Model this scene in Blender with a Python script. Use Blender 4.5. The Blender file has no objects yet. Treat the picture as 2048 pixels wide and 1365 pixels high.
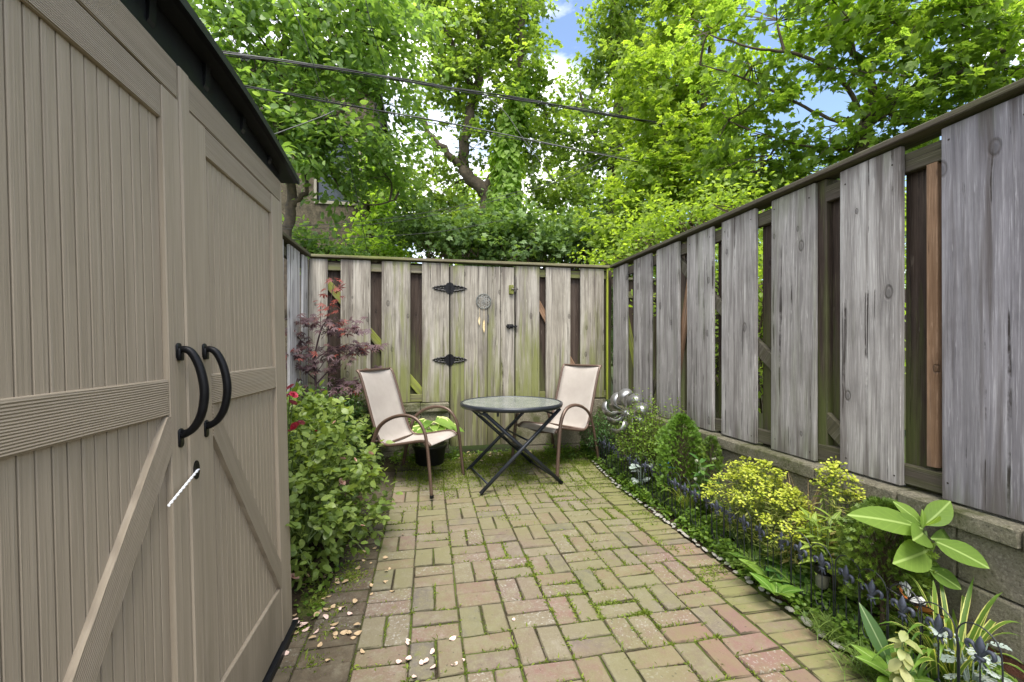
import bpy, math, random
import numpy as np
from mathutils import Vector, Matrix, Euler
S = bpy.context.scene
COL = S.collection
PI = math.pi
random.seed(7); rng = np.random.default_rng(7)
# ---------------- camera, sky, sun, exposure ----------------
F, TH, H, U0, V0 = 870.0, math.radians(11.0), 1.2, 1024.0, 697.0
ST, CT = math.sin(TH), math.cos(TH)
cam = bpy.data.cameras.new('camera'); camo = bpy.data.objects.new('camera', cam); COL.objects.link(camo)
cam.sensor_width = 36; cam.lens = 36*F/2048; cam.shift_y = (V0-682.5)/2048; cam.clip_end = 2000; cam.clip_start = .05
camo.location = (0, 0, H); camo.rotation_euler = (PI/2, 0, -TH); S.camera = camo
SUN_EL, SUN_AZ = math.radians(64), math.radians(186)     # azimuth from +Y towards +X: hazy sun high behind the camera
w = bpy.data.worlds.new('World'); S.world = w; w.use_nodes = True
wt = w.node_tree; wt.nodes.clear()
def wn(t): return wt.nodes.new(t)
sky = wn('ShaderNodeTexSky'); sky.sky_type = 'NISHITA'; sky.sun_disc = False
sky.sun_elevation = SUN_EL; sky.sun_rotation = SUN_AZ; sky.air_density = 1.0; sky.dust_density = 1.6
tc = wn('ShaderNodeTexCoord'); mp = wn('ShaderNodeMapping'); mp.inputs['Scale'].default_value = (1, 1, 2.2)
ns = wn('ShaderNodeTexNoise'); ns.inputs['Scale'].default_value = 2.3; ns.inputs['Detail'].default_value = 7; ns.inputs['Roughness'].default_value = .55
rp = wn('ShaderNodeValToRGB'); rp.color_ramp.elements[0].position = .44; rp.color_ramp.elements[1].position = .62
mx = wn('ShaderNodeMix'); mx.data_type = 'RGBA'; mx.inputs[7].default_value = (9.6, 9.5, 9.4, 1)
bg = wn('ShaderNodeBackground'); bg.inputs['Strength'].default_value = .115
wo = wn('ShaderNodeOutputWorld')
L = wt.links.new
L(tc.outputs['Generated'], mp.inputs['Vector']); L(mp.outputs[0], ns.inputs['Vector']); L(ns.outputs[0], rp.inputs[0])
L(rp.outputs[0], mx.inputs[0]); L(sky.outputs[0], mx.inputs[6]); L(mx.outputs[2], bg.inputs[0]); L(bg.outputs[0], wo.inputs[0])
sl = bpy.data.lights.new('sun', 'SUN'); sl.energy = 2.3; sl.angle = math.radians(32); sl.color = (1, .95, .86)
so = bpy.data.objects.new('sun', sl); COL.objects.link(so)
sd = Vector((math.sin(SUN_AZ)*math.cos(SUN_EL), math.cos(SUN_AZ)*math.cos(SUN_EL), math.sin(SUN_EL)))
so.rotation_euler = sd.to_track_quat('Z', 'Y').to_euler(); so.location = (3, 3, 12)
S.view_settings.view_transform = 'Standard'; S.view_settings.look = 'None'; S.view_settings.exposure = 1.6; S.view_settings.gamma = 1
S.cycles.max_bounces = 7; S.cycles.diffuse_bounces = 4; S.cycles.transmission_bounces = 5; S.cycles.transparent_max_bounces = 6
# ---------------- pixel rays to places ----------------
def ray(u, v):
    a = (u-U0)/F; b = -(v-V0)/F
    return Vector((ST+a*CT, CT-a*ST, b))
def onz(u, v, z=0.): r = ray(u, v); t = (z-H)/r.z; return Vector((0, 0, H))+r*t
def onX(u, v, x): r = ray(u, v); return Vector((0, 0, H))+r*(x/r.x)
def onY(u, v, y): r = ray(u, v); return Vector((0, 0, H))+r*(y/r.y)
def onD(u, v, d): return Vector((0, 0, H))+ray(u, v)*d
def gz(x, y):
    t = min(1, max(0, (y-3.4)/1.2)); return .10*t*t*(3-2*t)
def bedz(x, y): return gz(x, y)+.07*min(1, max(0, (x-1.64)/.3))
# ---------------- mesh helpers ----------------
def link(name, me, mat=None, parent=None, kind=None, smooth=False):
    o = bpy.data.objects.new(name, me); COL.objects.link(o)
    if mat is not None:
        for m in (mat if isinstance(mat, (list, tuple)) else [mat]): me.materials.append(m)
    if parent is not None: o.parent = parent
    if kind: o['kind'] = kind
    if smooth: me.shade_smooth()
    return o
def tag(o, label, cat, group=None):
    o['label'] = label; o['category'] = cat
    if group: o['group'] = group
    return o
def thing(name, label, cat, loc=(0, 0, 0), rz=0, group=None):
    o = bpy.data.objects.new(name, None); COL.objects.link(o); o.empty_display_size = .1
    o.location = loc; o.rotation_euler = (0, 0, rz); return tag(o, label, cat, group)
def copy_tree(o, parent=None):
    c = o.copy(); COL.objects.link(c); c.parent = parent
    for ch in [x for x in bpy.data.objects if x.parent == o]: copy_tree(ch, c)
    return c
def smoothline(pts, k=4):
    pts = [Vector(p) for p in pts]
    if len(pts) < 3: return pts
    out = []
    P = [pts[0]*2-pts[1]]+pts+[pts[-1]*2-pts[-2]]
    for i in range(1, len(P)-2):
        for j in range(k):
            t = j/k; a, b, c, d = P[i-1], P[i], P[i+1], P[i+2]
            out.append(.5*((2*b)+(c-a)*t+(2*a-5*b+4*c-d)*t*t+(3*b-a-3*c+d)*t**3))
    out.append(pts[-1]); return out
class MB:
    def __init__(s): s.v = []; s.f = []; s.m = []
    def add(s, vs, fs, m=0):
        b = len(s.v); s.v += [tuple(x) for x in vs]; s.f += [tuple(b+i for i in f) for f in fs]; s.m += [m]*len(fs); return s
    def box(s, a, b, m=0, M=None):
        x0, y0, z0 = a; x1, y1, z1 = b
        vs = [Vector(p) for p in ((x0, y0, z0), (x1, y0, z0), (x1, y1, z0), (x0, y1, z0), (x0, y0, z1), (x1, y0, z1), (x1, y1, z1), (x0, y1, z1))]
        if M is not None: vs = [M@p for p in vs]
        return s.add(vs, [(0, 3, 2, 1), (4, 5, 6, 7), (0, 1, 5, 4), (1, 2, 6, 5), (2, 3, 7, 6), (3, 0, 4, 7)], m)
    def cbox(s, a, b, c=.003, m=0, M=None, jit=0.):
        a = Vector(a); b = Vector(b); cc = (a+b)/2; h = (b-a)/2; c = min(c, h.x*.9, h.y*.9, h.z*.9)
        vs = []; idx = {}
        for sx in (-1, 1):
            for sy in (-1, 1):
                for sz in (-1, 1):
                    for ax in range(3):
                        e = [h.x-c, h.y-c, h.z-c]; e[ax] += c
                        p = Vector((sx*e[0], sy*e[1], sz*e[2]))
                        if jit: p += Vector([random.uniform(-jit, jit) for _ in range(3)])
                        idx[(sx, sy, sz, ax)] = len(vs); vs.append(cc+p)
        f = []
        r = ((-1, -1), (1, -1), (1, 1), (-1, 1))
        def k(ax, s0, p, q, w):
            t = [0, 0, 0]; o = [i for i in range(3) if i != ax]; t[ax] = s0; t[o[0]] = p; t[o[1]] = q; return idx[(t[0], t[1], t[2], w)]
        for ax in range(3):
            for s0 in (-1, 1):
                q = [k(ax, s0, p, g, ax) for p, g in r]
                f.append(tuple(q) if (s0 > 0) != (ax == 1) else tuple(reversed(q)))
        for ax in range(3):   # edges along axis ax
            o = [i for i in range(3) if i != ax]
            for p in (-1, 1):
                for g in (-1, 1):
                    q = [k(ax, -1, p, g, o[0]), k(ax, 1, p, g, o[0]), k(ax, 1, p, g, o[1]), k(ax, -1, p, g, o[1])]
                    f.append(tuple(q) if (p*g > 0) == (ax == 1) else tuple(reversed(q)))
        for sx in (-1, 1):
            for sy in (-1, 1):
                for sz in (-1, 1):
                    q = [idx[(sx, sy, sz, i)] for i in range(3)]
                    f.append(tuple(q) if sx*sy*sz > 0 else tuple(reversed(q)))
        if M is not None: vs = [M@p for p in vs]
        return s.add(vs, f, m)
    def tube(s, pts, r, n=8, m=0, cap=True, flat=1.):
        pts = [Vector(p) for p in pts]; N = len(pts)
        R = r if isinstance(r, (list, tuple)) else [r]*N
        if len(R) != N: R = [R[0]+(R[-1]-R[0])*i/(N-1) for i in range(N)] if len(R) == 2 else [R[min(len(R)-1, int(i*len(R)/N))] for i in range(N)]
        up = None; vs = []; fs = []
        for i, p in enumerate(pts):
            t = (pts[min(i+1, N-1)]-pts[max(i-1, 0)])
            t = t.normalized() if t.length > 1e-9 else Vector((0, 0, 1))
            if up is None:
                up = t.orthogonal().normalized() if abs(t.z) > .9 else Vector((0, 0, 1))
            x = t.cross(up); x = x.normalized() if x.length > 1e-6 else t.orthogonal().normalized()
            up = x.cross(t).normalized()
            for j in range(n):
                a = 2*PI*j/n; vs.append(p+x*math.cos(a)*R[i]+up*math.sin(a)*R[i]*flat)
        for i in range(N-1):
            for j in range(n):
                a, b = i*n+j, i*n+(j+1) % n; fs.append((a, b, b+n, a+n))
        if cap: fs += [tuple(reversed(range(n))), tuple(range((N-1)*n, N*n))]
        return s.add(vs, fs, m)
    def lathe(s, prof, n=20, m=0, M=None, cap=True):
        vs = []; fs = []; N = len(prof)
        for r, z in prof:
            for j in range(n): a = 2*PI*j/n; vs.append(Vector((r*math.cos(a), r*math.sin(a), z)))
        for i in range(N-1):
            for j in range(n):
                a, b = i*n+j, i*n+(j+1) % n; fs.append((a, b, b+n, a+n))
        if cap: fs += [tuple(reversed(range(n))), tuple(range((N-1)*n, N*n))]
        if M is not None: vs = [M@p for p in vs]
        return s.add(vs, fs, m)
    def prism(s, out, d0, d1, M, m=0):   # outline in local xy, thickness along local z
        n = len(out); vs = [M@Vector((x, y, d0)) for x, y in out]+[M@Vector((x, y, d1)) for x, y in out]
        return s.add(vs, [tuple(reversed(range(n))), tuple(range(n, 2*n))]+[(i, (i+1) % n, (i+1) % n+n, i+n) for i in range(n)], m)
    def build(s, name, mat=None, parent=None, smooth=False, kind=None):
        me = bpy.data.meshes.new(name); me.from_pydata([tuple(v) for v in s.v], [], s.f)
        if s.m and max(s.m) > 0: me.polygons.foreach_set('material_index', s.m)
        me.update(); return link(name, me, mat, parent, kind, smooth)
# leaves: templates in (along, across, lift); numpy instancing into one mesh
def tpl(rib, side, fold=.12):
    """midrib stations rib[], half width side[] -> verts, tris"""
    n = len(rib); V = [(r, 0, 0) for r in rib]; T = []
    Lf = []; Rt = []
    for r, w in zip(rib, side):
        if w > 0: Lf.append(len(V)); V.append((r, w, fold*w)); Rt.append(len(V)); V.append((r, -w, fold*w))
        else: Lf.append(None); Rt.append(None)
    for i in range(n-1):
        a, b = i, i+1
        for E, sg in ((Lf, 1), (Rt, -1)):
            p, q = E[i], E[i+1]
            if p is None and q is not None: t = [(a, b, q)]
            elif p is not None and q is None: t = [(a, b, p)]
            elif p is not None: t = [(a, b, q), (a, q, p)]
            else: t = []
            T += t if sg > 0 else [tuple(reversed(x)) for x in t]
    return np.array(V, float), np.array(T, int)
RHOMB = tpl([0, .5, 1], [0, .5, 0])
OVAL = tpl([0, .2, .55, .85, 1], [0, .38, .5, .28, 0])
HEART = tpl([0, .12, .4, .75, 1], [.2, .5, .48, .25, 0])
LANCE = tpl([0, .15, .35, .6, .85, 1], [.10, .34, .5, .46, .22, 0], .1)
BIGLEAF = tpl([0, .1, .2, .32, .45, .58, .7, .82, .92, 1], [.04, .2, .34, .45, .5, .48, .42, .3, .16, 0], .1)
def lobes(angs, lens, wid, base=.0):
    V = []; T = []
    for a, l in zip(angs, lens):
        c, s = math.cos(a), math.sin(a); b = len(V)
        for x, y, z in ((0, 0, 0), (.45*l, wid*l, .0), (l, 0, -.06), (.45*l, -wid*l, .0)):
            V.append((base+x*c-y*s, x*s+y*c, z))
        T += [(b, b+1, b+2), (b, b+2, b+3)]
    return np.array(V, float), np.array(T, int)
PALM7 = lobes([-2.1, -1.4, -.7, 0, .7, 1.4, 2.1], [.4, .7, .92, 1, .92, .7, .4], .13)
PALM5 = lobes([-1.5, -.75, 0, .75, 1.5], [.6, .85, 1, .85, .6], .30)
def dusty():
    V = []; T = []
    def rh(x0, y0, a, l, w):
        b = len(V); c, s = math.cos(a), math.sin(a)
        for x, y in ((0, 0), (.55*l, w), (l, w*.7), (l*1.05, -w*.5), (.5*l, -w)): V.append((x0+x*c-y*s, y0+x*s+y*c, .05*abs(y0+x*s)))
        T.extend([(b, b+1, b+4), (b+1, b+2, b+4), (b+2, b+3, b+4)])
    for x in (.15, .35, .55, .75):
        for sg in (1, -1): rh(x, 0, sg*.85, .36*(1.15-abs(x-.5)), .075)
    rh(0, 0, 0, 1, .05); rh(.75, 0, .3, .28, .06); rh(.75, 0, -.3, .28, .06)
    return np.array(V, float), np.array(T, int)
DUSTY = dusty()
def spray():
    V = []; T = []
    for a, x0, l in ((0, 0, 1), (.7, .15, .5), (-.7, .15, .5), (.7, .45, .45), (-.7, .45, .45)):
        c, s = math.cos(a), math.sin(a); b = len(V)
        for x, y in ((0, 0), (.5*l, .09), (l, 0), (.5*l, -.09)): V.append((x0+x*c-y*s, x*s+y*c, 0))
        T.extend([(b, b+1, b+2), (b, b+2, b+3)])
    return np.array(V, float), np.array(T, int)
SPRAY = spray()
DISC = (np.array([(.5+.5*math.cos(a), .5*math.sin(a), .05) for a in np.linspace(0, 2*PI, 6, endpoint=False)]+[(.5, 0, -.05)]), np.array([(i, (i+1) % 6, 6) for i in range(6)]))
def unit(a): return a/np.maximum(np.linalg.norm(a, axis=-1, keepdims=True), 1e-9)
def place(t, pos, d, n, ln, wd, droop=.25, rnd=None):
    V, T = t; N = len(pos)
    pos = np.asarray(pos, float); d = unit(np.asarray(d, float)); n = np.asarray(n, float)
    s = unit(np.cross(n, d)); n = np.cross(d, s)
    ln = np.broadcast_to(ln, (N,))[:, None, None]; wd = np.broadcast_to(wd, (N,))[:, None, None]
    x = V[None, :, 0:1]; y = V[None, :, 1:2]; z = V[None, :, 2:3]*wd-droop*x*x*ln
    P = pos[:, None]+d[:, None]*x*ln+s[:, None]*y*wd+n[:, None]*z
    k = len(V); TT = (T[None]+np.arange(N)[:, None, None]*k).reshape(-1, 3)
    r = rng.random(N) if rnd is None else np.clip(np.broadcast_to(rnd, (N,)), 0, 1)
    A = np.stack([np.broadcast_to(r[:, None], (N, k)), np.broadcast_to(V[None, :, 0], (N, k)), np.broadcast_to(V[None, :, 1], (N, k))], -1)
    return P.reshape(-1, 3), TT, A.reshape(-1, 3)
def npmesh(name, parts, mat=None, parent=None, kind=None, smooth=False):
    Vs = []; Ts = []; As = []; b = 0
    for V, T, A in parts:
        Vs.append(V); Ts.append(T+b); As.append(A); b += len(V)
    V = np.concatenate(Vs); T = np.concatenate(Ts); A = np.concatenate(As)
    me = bpy.data.meshes.new(name)
    me.vertices.add(len(V)); me.vertices.foreach_set('co', V.astype(np.float32).ravel())
    me.loops.add(len(T)*3); me.loops.foreach_set('vertex_index', T.astype(np.int32).ravel())
    me.polygons.add(len(T)); me.polygons.foreach_set('loop_start', np.arange(0, len(T)*3, 3, dtype=np.int32))
    at = me.attributes.new('leaf', 'FLOAT_VECTOR', 'POINT'); at.data.foreach_set('vector', A.astype(np.float32).ravel())
    me.update(calc_edges=True)
    return link(name, me, mat, parent, kind, smooth)
def rdir(N, up=0.):
    v = rng.normal(size=(N, 3)); v[:, 2] = v[:, 2]*.5+up; return unit(v)
# ---------------- materials ----------------
class NT:
    def __init__(s, name):
        s.mat = bpy.data.materials.new(name); s.mat.use_nodes = True; s.t = s.mat.node_tree; s.t.nodes.clear()
        s.out = s.t.nodes.new('ShaderNodeOutputMaterial')
    def n(s, typ, ins=None, **props):
        nd = s.t.nodes.new('ShaderNode'+typ)
        for k, v in props.items(): setattr(nd, k, v)
        for k, v in (ins or {}).items(): s.set(nd.inputs[k], v)
        return nd
    def set(s, sock, v):
        if isinstance(v, bpy.types.NodeSocket): s.t.links.new(v, sock)
        else:
            if isinstance(v, (tuple, list)) and len(v) == 3 and sock.type == 'RGBA': v = (*v, 1)
            sock.default_value = v
    def math(s, op, a, b=0., c=None, clamp=False):
        nd = s.n('Math', {0: a, 1: b}, operation=op, use_clamp=clamp)
        if c is not None: s.set(nd.inputs[2], c)
        return nd.outputs[0]
    def vm(s, op, a, b): 
        nd = s.n('VectorMath', {0: a}, operation=op)
        if op == 'SCALE': s.set(nd.inputs['Scale'], b)
        else: s.set(nd.inputs[1], b)
        return nd.outputs[0]
    def noise(s, vec, scale=1., detail=4., rough=.55, dist=0., out=0):
        return s.n('TexNoise', {'Vector': vec, 'Scale': scale, 'Detail': detail, 'Roughness': rough, 'Distortion': dist}).outputs[out]
    def ramp(s, f, stops):
        nd = s.n('ValToRGB', {0: f}); cr = nd.color_ramp
        while len(cr.elements) < len(stops): cr.elements.new(.5)
        for e, (p, c) in zip(cr.elements, stops): e.position = p; e.color = (*c, 1) if isinstance(c, (tuple, list)) else (c, c, c, 1)
        return nd.outputs[0]
    def mix(s, f, a, b, mode='MIX'):
        nd = s.n('Mix', data_type='RGBA', blend_type=mode); nd.clamp_factor = True
        s.set(nd.inputs[0], f); s.set(nd.inputs[6], a); s.set(nd.inputs[7], b); return nd.outputs[2]
    def range(s, v, a, b, c=0., d=1.):
        return s.n('MapRange', {0: v, 1: a, 2: b, 3: c, 4: d}).outputs[0]
    def bump(s, h, strength=.4, dist=.004):
        return s.n('Bump', {'Height': h, 'Strength': strength, 'Distance': dist}).outputs[0]
    def pbsdf(s, col, rough=.6, normal=None, metal=0., spec=.5, **kw):
        ins = {'Base Color': col, 'Roughness': rough, 'Metallic': metal, 'Specular IOR Level': spec}
        ins.update(kw)
        if normal is not None: ins['Normal'] = normal
        return s.n('BsdfPrincipled', ins).outputs[0]
    def done(s, sh): s.t.links.new(sh, s.out.inputs[0]); return s.mat
def simple(name, col, rough=.5, metal=0., var=.12, scale=40., bump=0., spec=.5):
    m = NT(name); tc = m.n('TexCoord').outputs['Object']
    nz = m.noise(tc, scale, 5); c = m.mix(m.range(nz, .3, .7), tuple(x*(1-var) for x in col), tuple(min(1, x*(1+var)) for x in col))
    nr = m.bump(nz, bump, .002) if bump else None
    return m.done(m.pbsdf(c, m.range(nz, .2, .8, rough*.85, min(1, rough*1.15)), nr, metal, spec))
def objvec(m, rs=13.):
    tc = m.n('TexCoord').outputs['Object']; r = m.n('ObjectInfo').outputs['Random']
    off = m.n('CombineXYZ', {0: m.math('MULTIPLY', r, rs), 1: m.math('MULTIPLY', r, rs*1.7), 2: m.math('MULTIPLY', r, rs*2.3)}).outputs[0]
    return m.vm('ADD', tc, off), r
def wood(name, ca, cb, cc, dark=(.05, .04, .035), moss=(.10, .13, .03), mossamt=.5, mlow=.62, mhigh=1.1, axis=0, grainaxis=2, topstain=.5, sat=1.):
    """weathered board; long grain runs along local z"""
    m = NT(name); v, r = objvec(m)
    sp = m.n('SeparateXYZ', {0: v}).outputs; oth = [i for i in range(3) if i != grainaxis]
    u = m.math('ADD', sp[oth[0]], m.math('MULTIPLY', sp[oth[1]], .93)); z = sp[grainaxis]
    def P(x, y, dist=0.):
        return m.n('CombineXYZ', {0: m.math('MULTIPLY', u, x), 1: m.math('MULTIPLY', z, y), 2: m.math('MULTIPLY', r, 31.)}).outputs[0]
    # knots: scattered points on the face, the grain bends round them
    wob = m.math('MULTIPLY', m.math('SUBTRACT', m.noise(P(7, 3), 1, 3), .5), .05)
    kv = m.n('CombineXYZ', {0: m.math('MULTIPLY', m.math('ADD', u, m.math('MULTIPLY', wob, .5)), 5.2), 1: m.math('MULTIPLY', z, 2.7), 2: 0.}).outputs[0]
    vo = m.n('TexVoronoi', {'Vector': kv, 'Scale': 1., 'Randomness': 1.}, feature='F1', voronoi_dimensions='2D'); kd = vo.outputs['Distance']
    kc = m.n('SeparateColor', {0: vo.outputs['Color']}).outputs; on = m.math('GREATER_THAN', kc[0], .60)
    size = m.math('MULTIPLY_ADD', kc[1], .055, .035)
    q = m.math('DIVIDE', kd, size)
    core = m.math('MULTIPLY', m.range(q, .95, .35, 0, 1), on); rim = m.math('MULTIPLY', m.math('MULTIPLY', m.range(q, .55, .85), m.range(q, 1.25, .9)), on)
    halo = m.math('MULTIPLY', m.range(q, 4., 1., 0, 1), on)
    bend = m.math('MULTIPLY', m.math('MULTIPLY', halo, halo), .005)
    ub = m.math('ADD', m.math('ADD', u, m.math('MULTIPLY', wob, .12)), bend)
    def Q(x, y): return m.n('CombineXYZ', {0: m.math('MULTIPLY', ub, x), 1: m.math('MULTIPLY', z, y), 2: m.math('MULTIPLY', r, 17.)}).outputs[0]
    rings = m.math('SINE', m.math('MULTIPLY', m.noise(Q(7, .30), 1, 2, .35), 85.))
    fine = m.noise(Q(210, 5), 1, 5, .7); mid = m.noise(Q(60, 1.1), 1, 4, .6); broad = m.noise(Q(11, .55), 1, 4, .55); blot = m.noise(P(9, 4), 1, 5, .6)
    crack = m.math('MULTIPLY', m.range(m.noise(Q(70, .9), 1, 2, .5), .36, .335, 0, 1), m.range(blot, .47, .56))
    c = m.ramp(broad, [(.28, ca), (.5, cb), (.7, cc)])
    c = m.mix(m.range(r, 0, 1, 0, .55), c, tuple(x*.66 for x in cb))
    c = m.mix(m.range(blot, .5, .75, 0, .45), c, tuple(x*.6 for x in ca))
    c = m.mix(m.math('MULTIPLY', m.range(mid, .48, .64), .38), c, tuple(x*.5 for x in ca))
    c = m.mix(m.math('MULTIPLY', m.range(fine, .52, .66), .42), c, tuple(min(1, x*1.35) for x in cc))
    c = m.mix(m.math('MULTIPLY', m.range(fine, .44, .32), .35), c, tuple(x*.45 for x in ca))
    c = m.mix(m.math('MULTIPLY', m.range(rings, .2, 1), .14), c, tuple(x*.55 for x in ca))
    fl = m.noise(Q(75, 7), 1, 2, .5); c = m.mix(m.math('MULTIPLY', m.range(fl, .72, .76), .35), c, tuple(min(1, x*1.5+.05) for x in cc))
    bd = m.noise(Q(5.5, .22), 1, 2, .5); c = m.mix(m.range(bd, .53, .68, 0, .55), c, tuple(x*.55 for x in ca))
    c = m.mix(m.math('MULTIPLY', halo, .30), c, tuple(x*.6 for x in ca))
    c = m.mix(m.math('MULTIPLY', core, .7), c, tuple(x*.33 for x in cb)); c = m.mix(m.math('MULTIPLY', rim, .5), c, dark)
    c = m.mix(m.math('MULTIPLY', crack, .9), c, tuple(x*.6 for x in dark))
    pz = m.n('SeparateXYZ', {0: m.n('NewGeometry').outputs['Position']}).outputs[2]
    mn = m.noise(Q(16, 1.3), 1, 4, .6)
    low = m.range(pz, mhigh, mlow, 0, 1); top = m.range(pz, 1.95, 2.1, 0, 1)
    ms = m.math('ADD', m.math('MULTIPLY', low, .40), m.math('ADD', m.math('MULTIPLY', top, .16), m.range(r, 0, 1, -.12, .12)))
    ms = m.math('ADD', mn, ms)
    c = m.mix(m.math('MULTIPLY', m.range(ms, .60, .86), mossamt), c, moss)
    ds = m.math('ADD', m.noise(Q(24, .9), 1, 3), m.math('ADD', m.math('MULTIPLY', m.range(pz, 1.85, 2.1), .2*topstain), m.range(pz, .80, .6, 0, .14)))
    c = m.mix(m.math('MULTIPLY', m.range(ds, .56, .70), .65), c, tuple(x*1.5 for x in dark))
    hgt = m.math('ADD', m.math('MULTIPLY', fine, .5), m.math('ADD', m.math('MULTIPLY', mid, .6), m.math('MULTIPLY', m.math('ADD', crack, rim), -.8)))
    return m.done(m.pbsdf(c, .88, m.bump(hgt, .8, .004), spec=.2))
def leafmat(name, stops, trans=.4, gloss=.42, edge=None, edge_at=.34, stripe=None, rib=None, tcol=None, vein=0.):
    m = NT(name); at = m.n('Attribute', attribute_name='leaf'); sp = m.n('SeparateXYZ', {0: at.outputs['Vector']})
    c = m.ramp(sp.outputs[0], stops)
    gp = m.n('NewGeometry').outputs['Position']
    c = m.mix(m.range(m.noise(gp, 1.3, 3), .35, .65, 0, .4), c, stops[0][1])
    nf = m.noise(gp, 55, 4, .65); c = m.mix(m.range(nf, .52, .72, 0, .35), c, stops[0][1]); c = m.mix(m.range(m.noise(gp, 110, 2), .70, .76, 0, .5), c, (.20, .17, .07))
    ab = m.math('ABSOLUTE', sp.outputs[2])
    if vein: 
        sv = m.math('SINE', m.math('MULTIPLY', m.math('SUBTRACT', sp.outputs[1], m.math('MULTIPLY', ab, .6)), 46.))
        c = m.mix(m.math('MULTIPLY', m.range(sv, .8, 1.), vein), c, tuple(min(1, x*1.5) for x in stops[-1][1]))
    if edge:
        en = m.math('ADD', ab, m.math('MULTIPLY', m.math('SUBTRACT', m.noise(gp, 60, 2), .5), .16))
        c = m.mix(m.range(en, edge_at-.02, edge_at+.02), c, edge)
    if stripe: c = m.mix(m.range(ab, .12, .17), c, stripe)
    if rib: c = m.mix(m.range(ab, .05, .02), c, rib)
    p = m.pbsdf(c, gloss, spec=.35)
    tr = m.n('BsdfTranslucent', {'Color': m.mix(1., c, tcol or (2.15, 2.15, .85), 'MULTIPLY')}).outputs[0]
    return m.done(m.n('MixShader', {0: trans, 1: p, 2: tr}).outputs[0])
# ---------------- the setting's materials ----------------
W_N = wood('wood_near', (.15, .138, .15), (.27, .255, .275), (.41, .395, .41), mossamt=.35, mhigh=.75, mlow=.45)
W_R = wood('wood_right', (0.189, 0.172, 0.163), (0.353, 0.331, 0.318), (0.516, 0.494, 0.473), mossamt=.35, mhigh=.75, mlow=.45)
W_B = wood('wood_back', (0.141, 0.125, 0.101), (0.290, 0.264, 0.220), (0.458, 0.431, 0.378), moss=(0.150, 0.167, 0.040), mossamt=.78, mhigh=1.8, mlow=.4)
W_D = wood('wood_dark', (.035, .024, .018), (.06, .043, .034), (.095, .075, .06), mossamt=.5, mhigh=1.8)
W_RAIL = wood('wood_rail', (.045, .038, .026), (.09, .08, .055), (.165, .15, .125), moss=(.10, .11, .03), mossamt=.2, mhigh=2.6, grainaxis=1)
W_RAILX = wood('wood_rail_x', (.10, .085, .05), (.19, .165, .11), (.29, .27, .2), moss=(.13, .15, .03), mossamt=.7, mhigh=2.6, grainaxis=0)
W_BROWN = wood('wood_brown', (.16, .09, .05), (.27, .165, .10), (.36, .24, .16), mossamt=0)
W_GREEN = wood('wood_green', (.10, .11, .03), (.19, .20, .05), (.27, .28, .10), mossamt=.6, moss=(.20, .24, .03), mhigh=2.6)
def brickmat(name, stops, green, red=.8, half=.0495, dirt=0.):
    m = NT(name); v, r = objvec(m, 9.)
    c = m.ramp(r, stops)
    n1 = m.noise(v, 22, 5, .65); n2 = m.noise(v, 130, 4, .6); gp = m.n('NewGeometry').outputs['Position']
    c = m.mix(m.range(n1, .38, .62, 0, .6), c, (.17, .14, .11)); c = m.mix(m.range(m.noise(gp, 11, 6, .7), .5, .66, 0, .5), c, (.22, .20, .155))
    c = m.mix(m.range(n2, .55, .75, 0, .4), c, (.32, .29, .23))
    c = m.mix(m.range(n2, .42, .25, 0, .5), c, (.10, .075, .06))
    px_ = m.n('SeparateXYZ', {0: gp}).outputs; rd = m.math('ADD', m.range(m.math('ADD', m.range(m.math('SUBTRACT', px_[0], m.math('MULTIPLY', px_[1], .45)), .05, .8), m.range(px_[1], 1.75, 1.35, 0, .45)), 0, 1), m.math('MULTIPLY', m.math('SUBTRACT', m.math('FRACT', m.math('MULTIPLY', r, 7.3)), .5), .9))
    c = m.mix(m.range(rd, .35, .9, 0, red), c, (.175, .102, .085))
    wv_ = m.noise(v, 70, 3, .7); c = m.mix(m.math('MULTIPLY', m.range(wv_, .56, .66), m.range(m.math('FRACT', m.math('MULTIPLY', r, 3.7)), .6, .9)), c, (.30, .285, .25))
    big = m.noise(gp, 1.5, 3, .5); py = m.n('SeparateXYZ', {0: gp}).outputs
    g = m.math('ADD', m.math('ADD', big, m.math('MULTIPLY', m.math('SUBTRACT', n1, .5), .5)), m.range(py[1], 2.2, 4.2, 0, .16))
    c = m.mix(m.range(g, .40 if red > .3 else .30, .62 if red > .3 else .5, 0, green), c, (.145, .145, .058))
    sp = m.noise(gp, 9, 4, .7)
    c = m.mix(m.range(sp, .62, .72, 0, .6), c, (.13, .15, .03))
    c = m.mix(m.math('MULTIPLY', m.range(m.noise(v, 60, 2), .69, .74), .7), c, (.05, .045, .035))
    oc = m.n('SeparateXYZ', {0: m.n('TexCoord').outputs['Object']}).outputs; ed = m.math('MINIMUM', m.math('SUBTRACT', .1013, m.math('ABSOLUTE', oc[0])), m.math('SUBTRACT', half, m.math('ABSOLUTE', oc[1])))
    ed = m.math('ADD', ed, m.math('MULTIPLY', m.math('SUBTRACT', n1, .5), .012)); c = m.mix(m.range(ed, .0065, .0005, 0, m.range(m.noise(gp, 7, 3), .38, .6, .35, .95)), c, (.045, .04, .022))
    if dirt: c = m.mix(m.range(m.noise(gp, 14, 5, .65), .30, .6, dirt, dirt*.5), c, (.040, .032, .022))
    h = m.math('ADD', m.math('MULTIPLY', n1, .6), m.math('MULTIPLY', n2, .4))
    return m.done(m.pbsdf(c, .87, m.bump(h, .6, .005), spec=.25))
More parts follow.
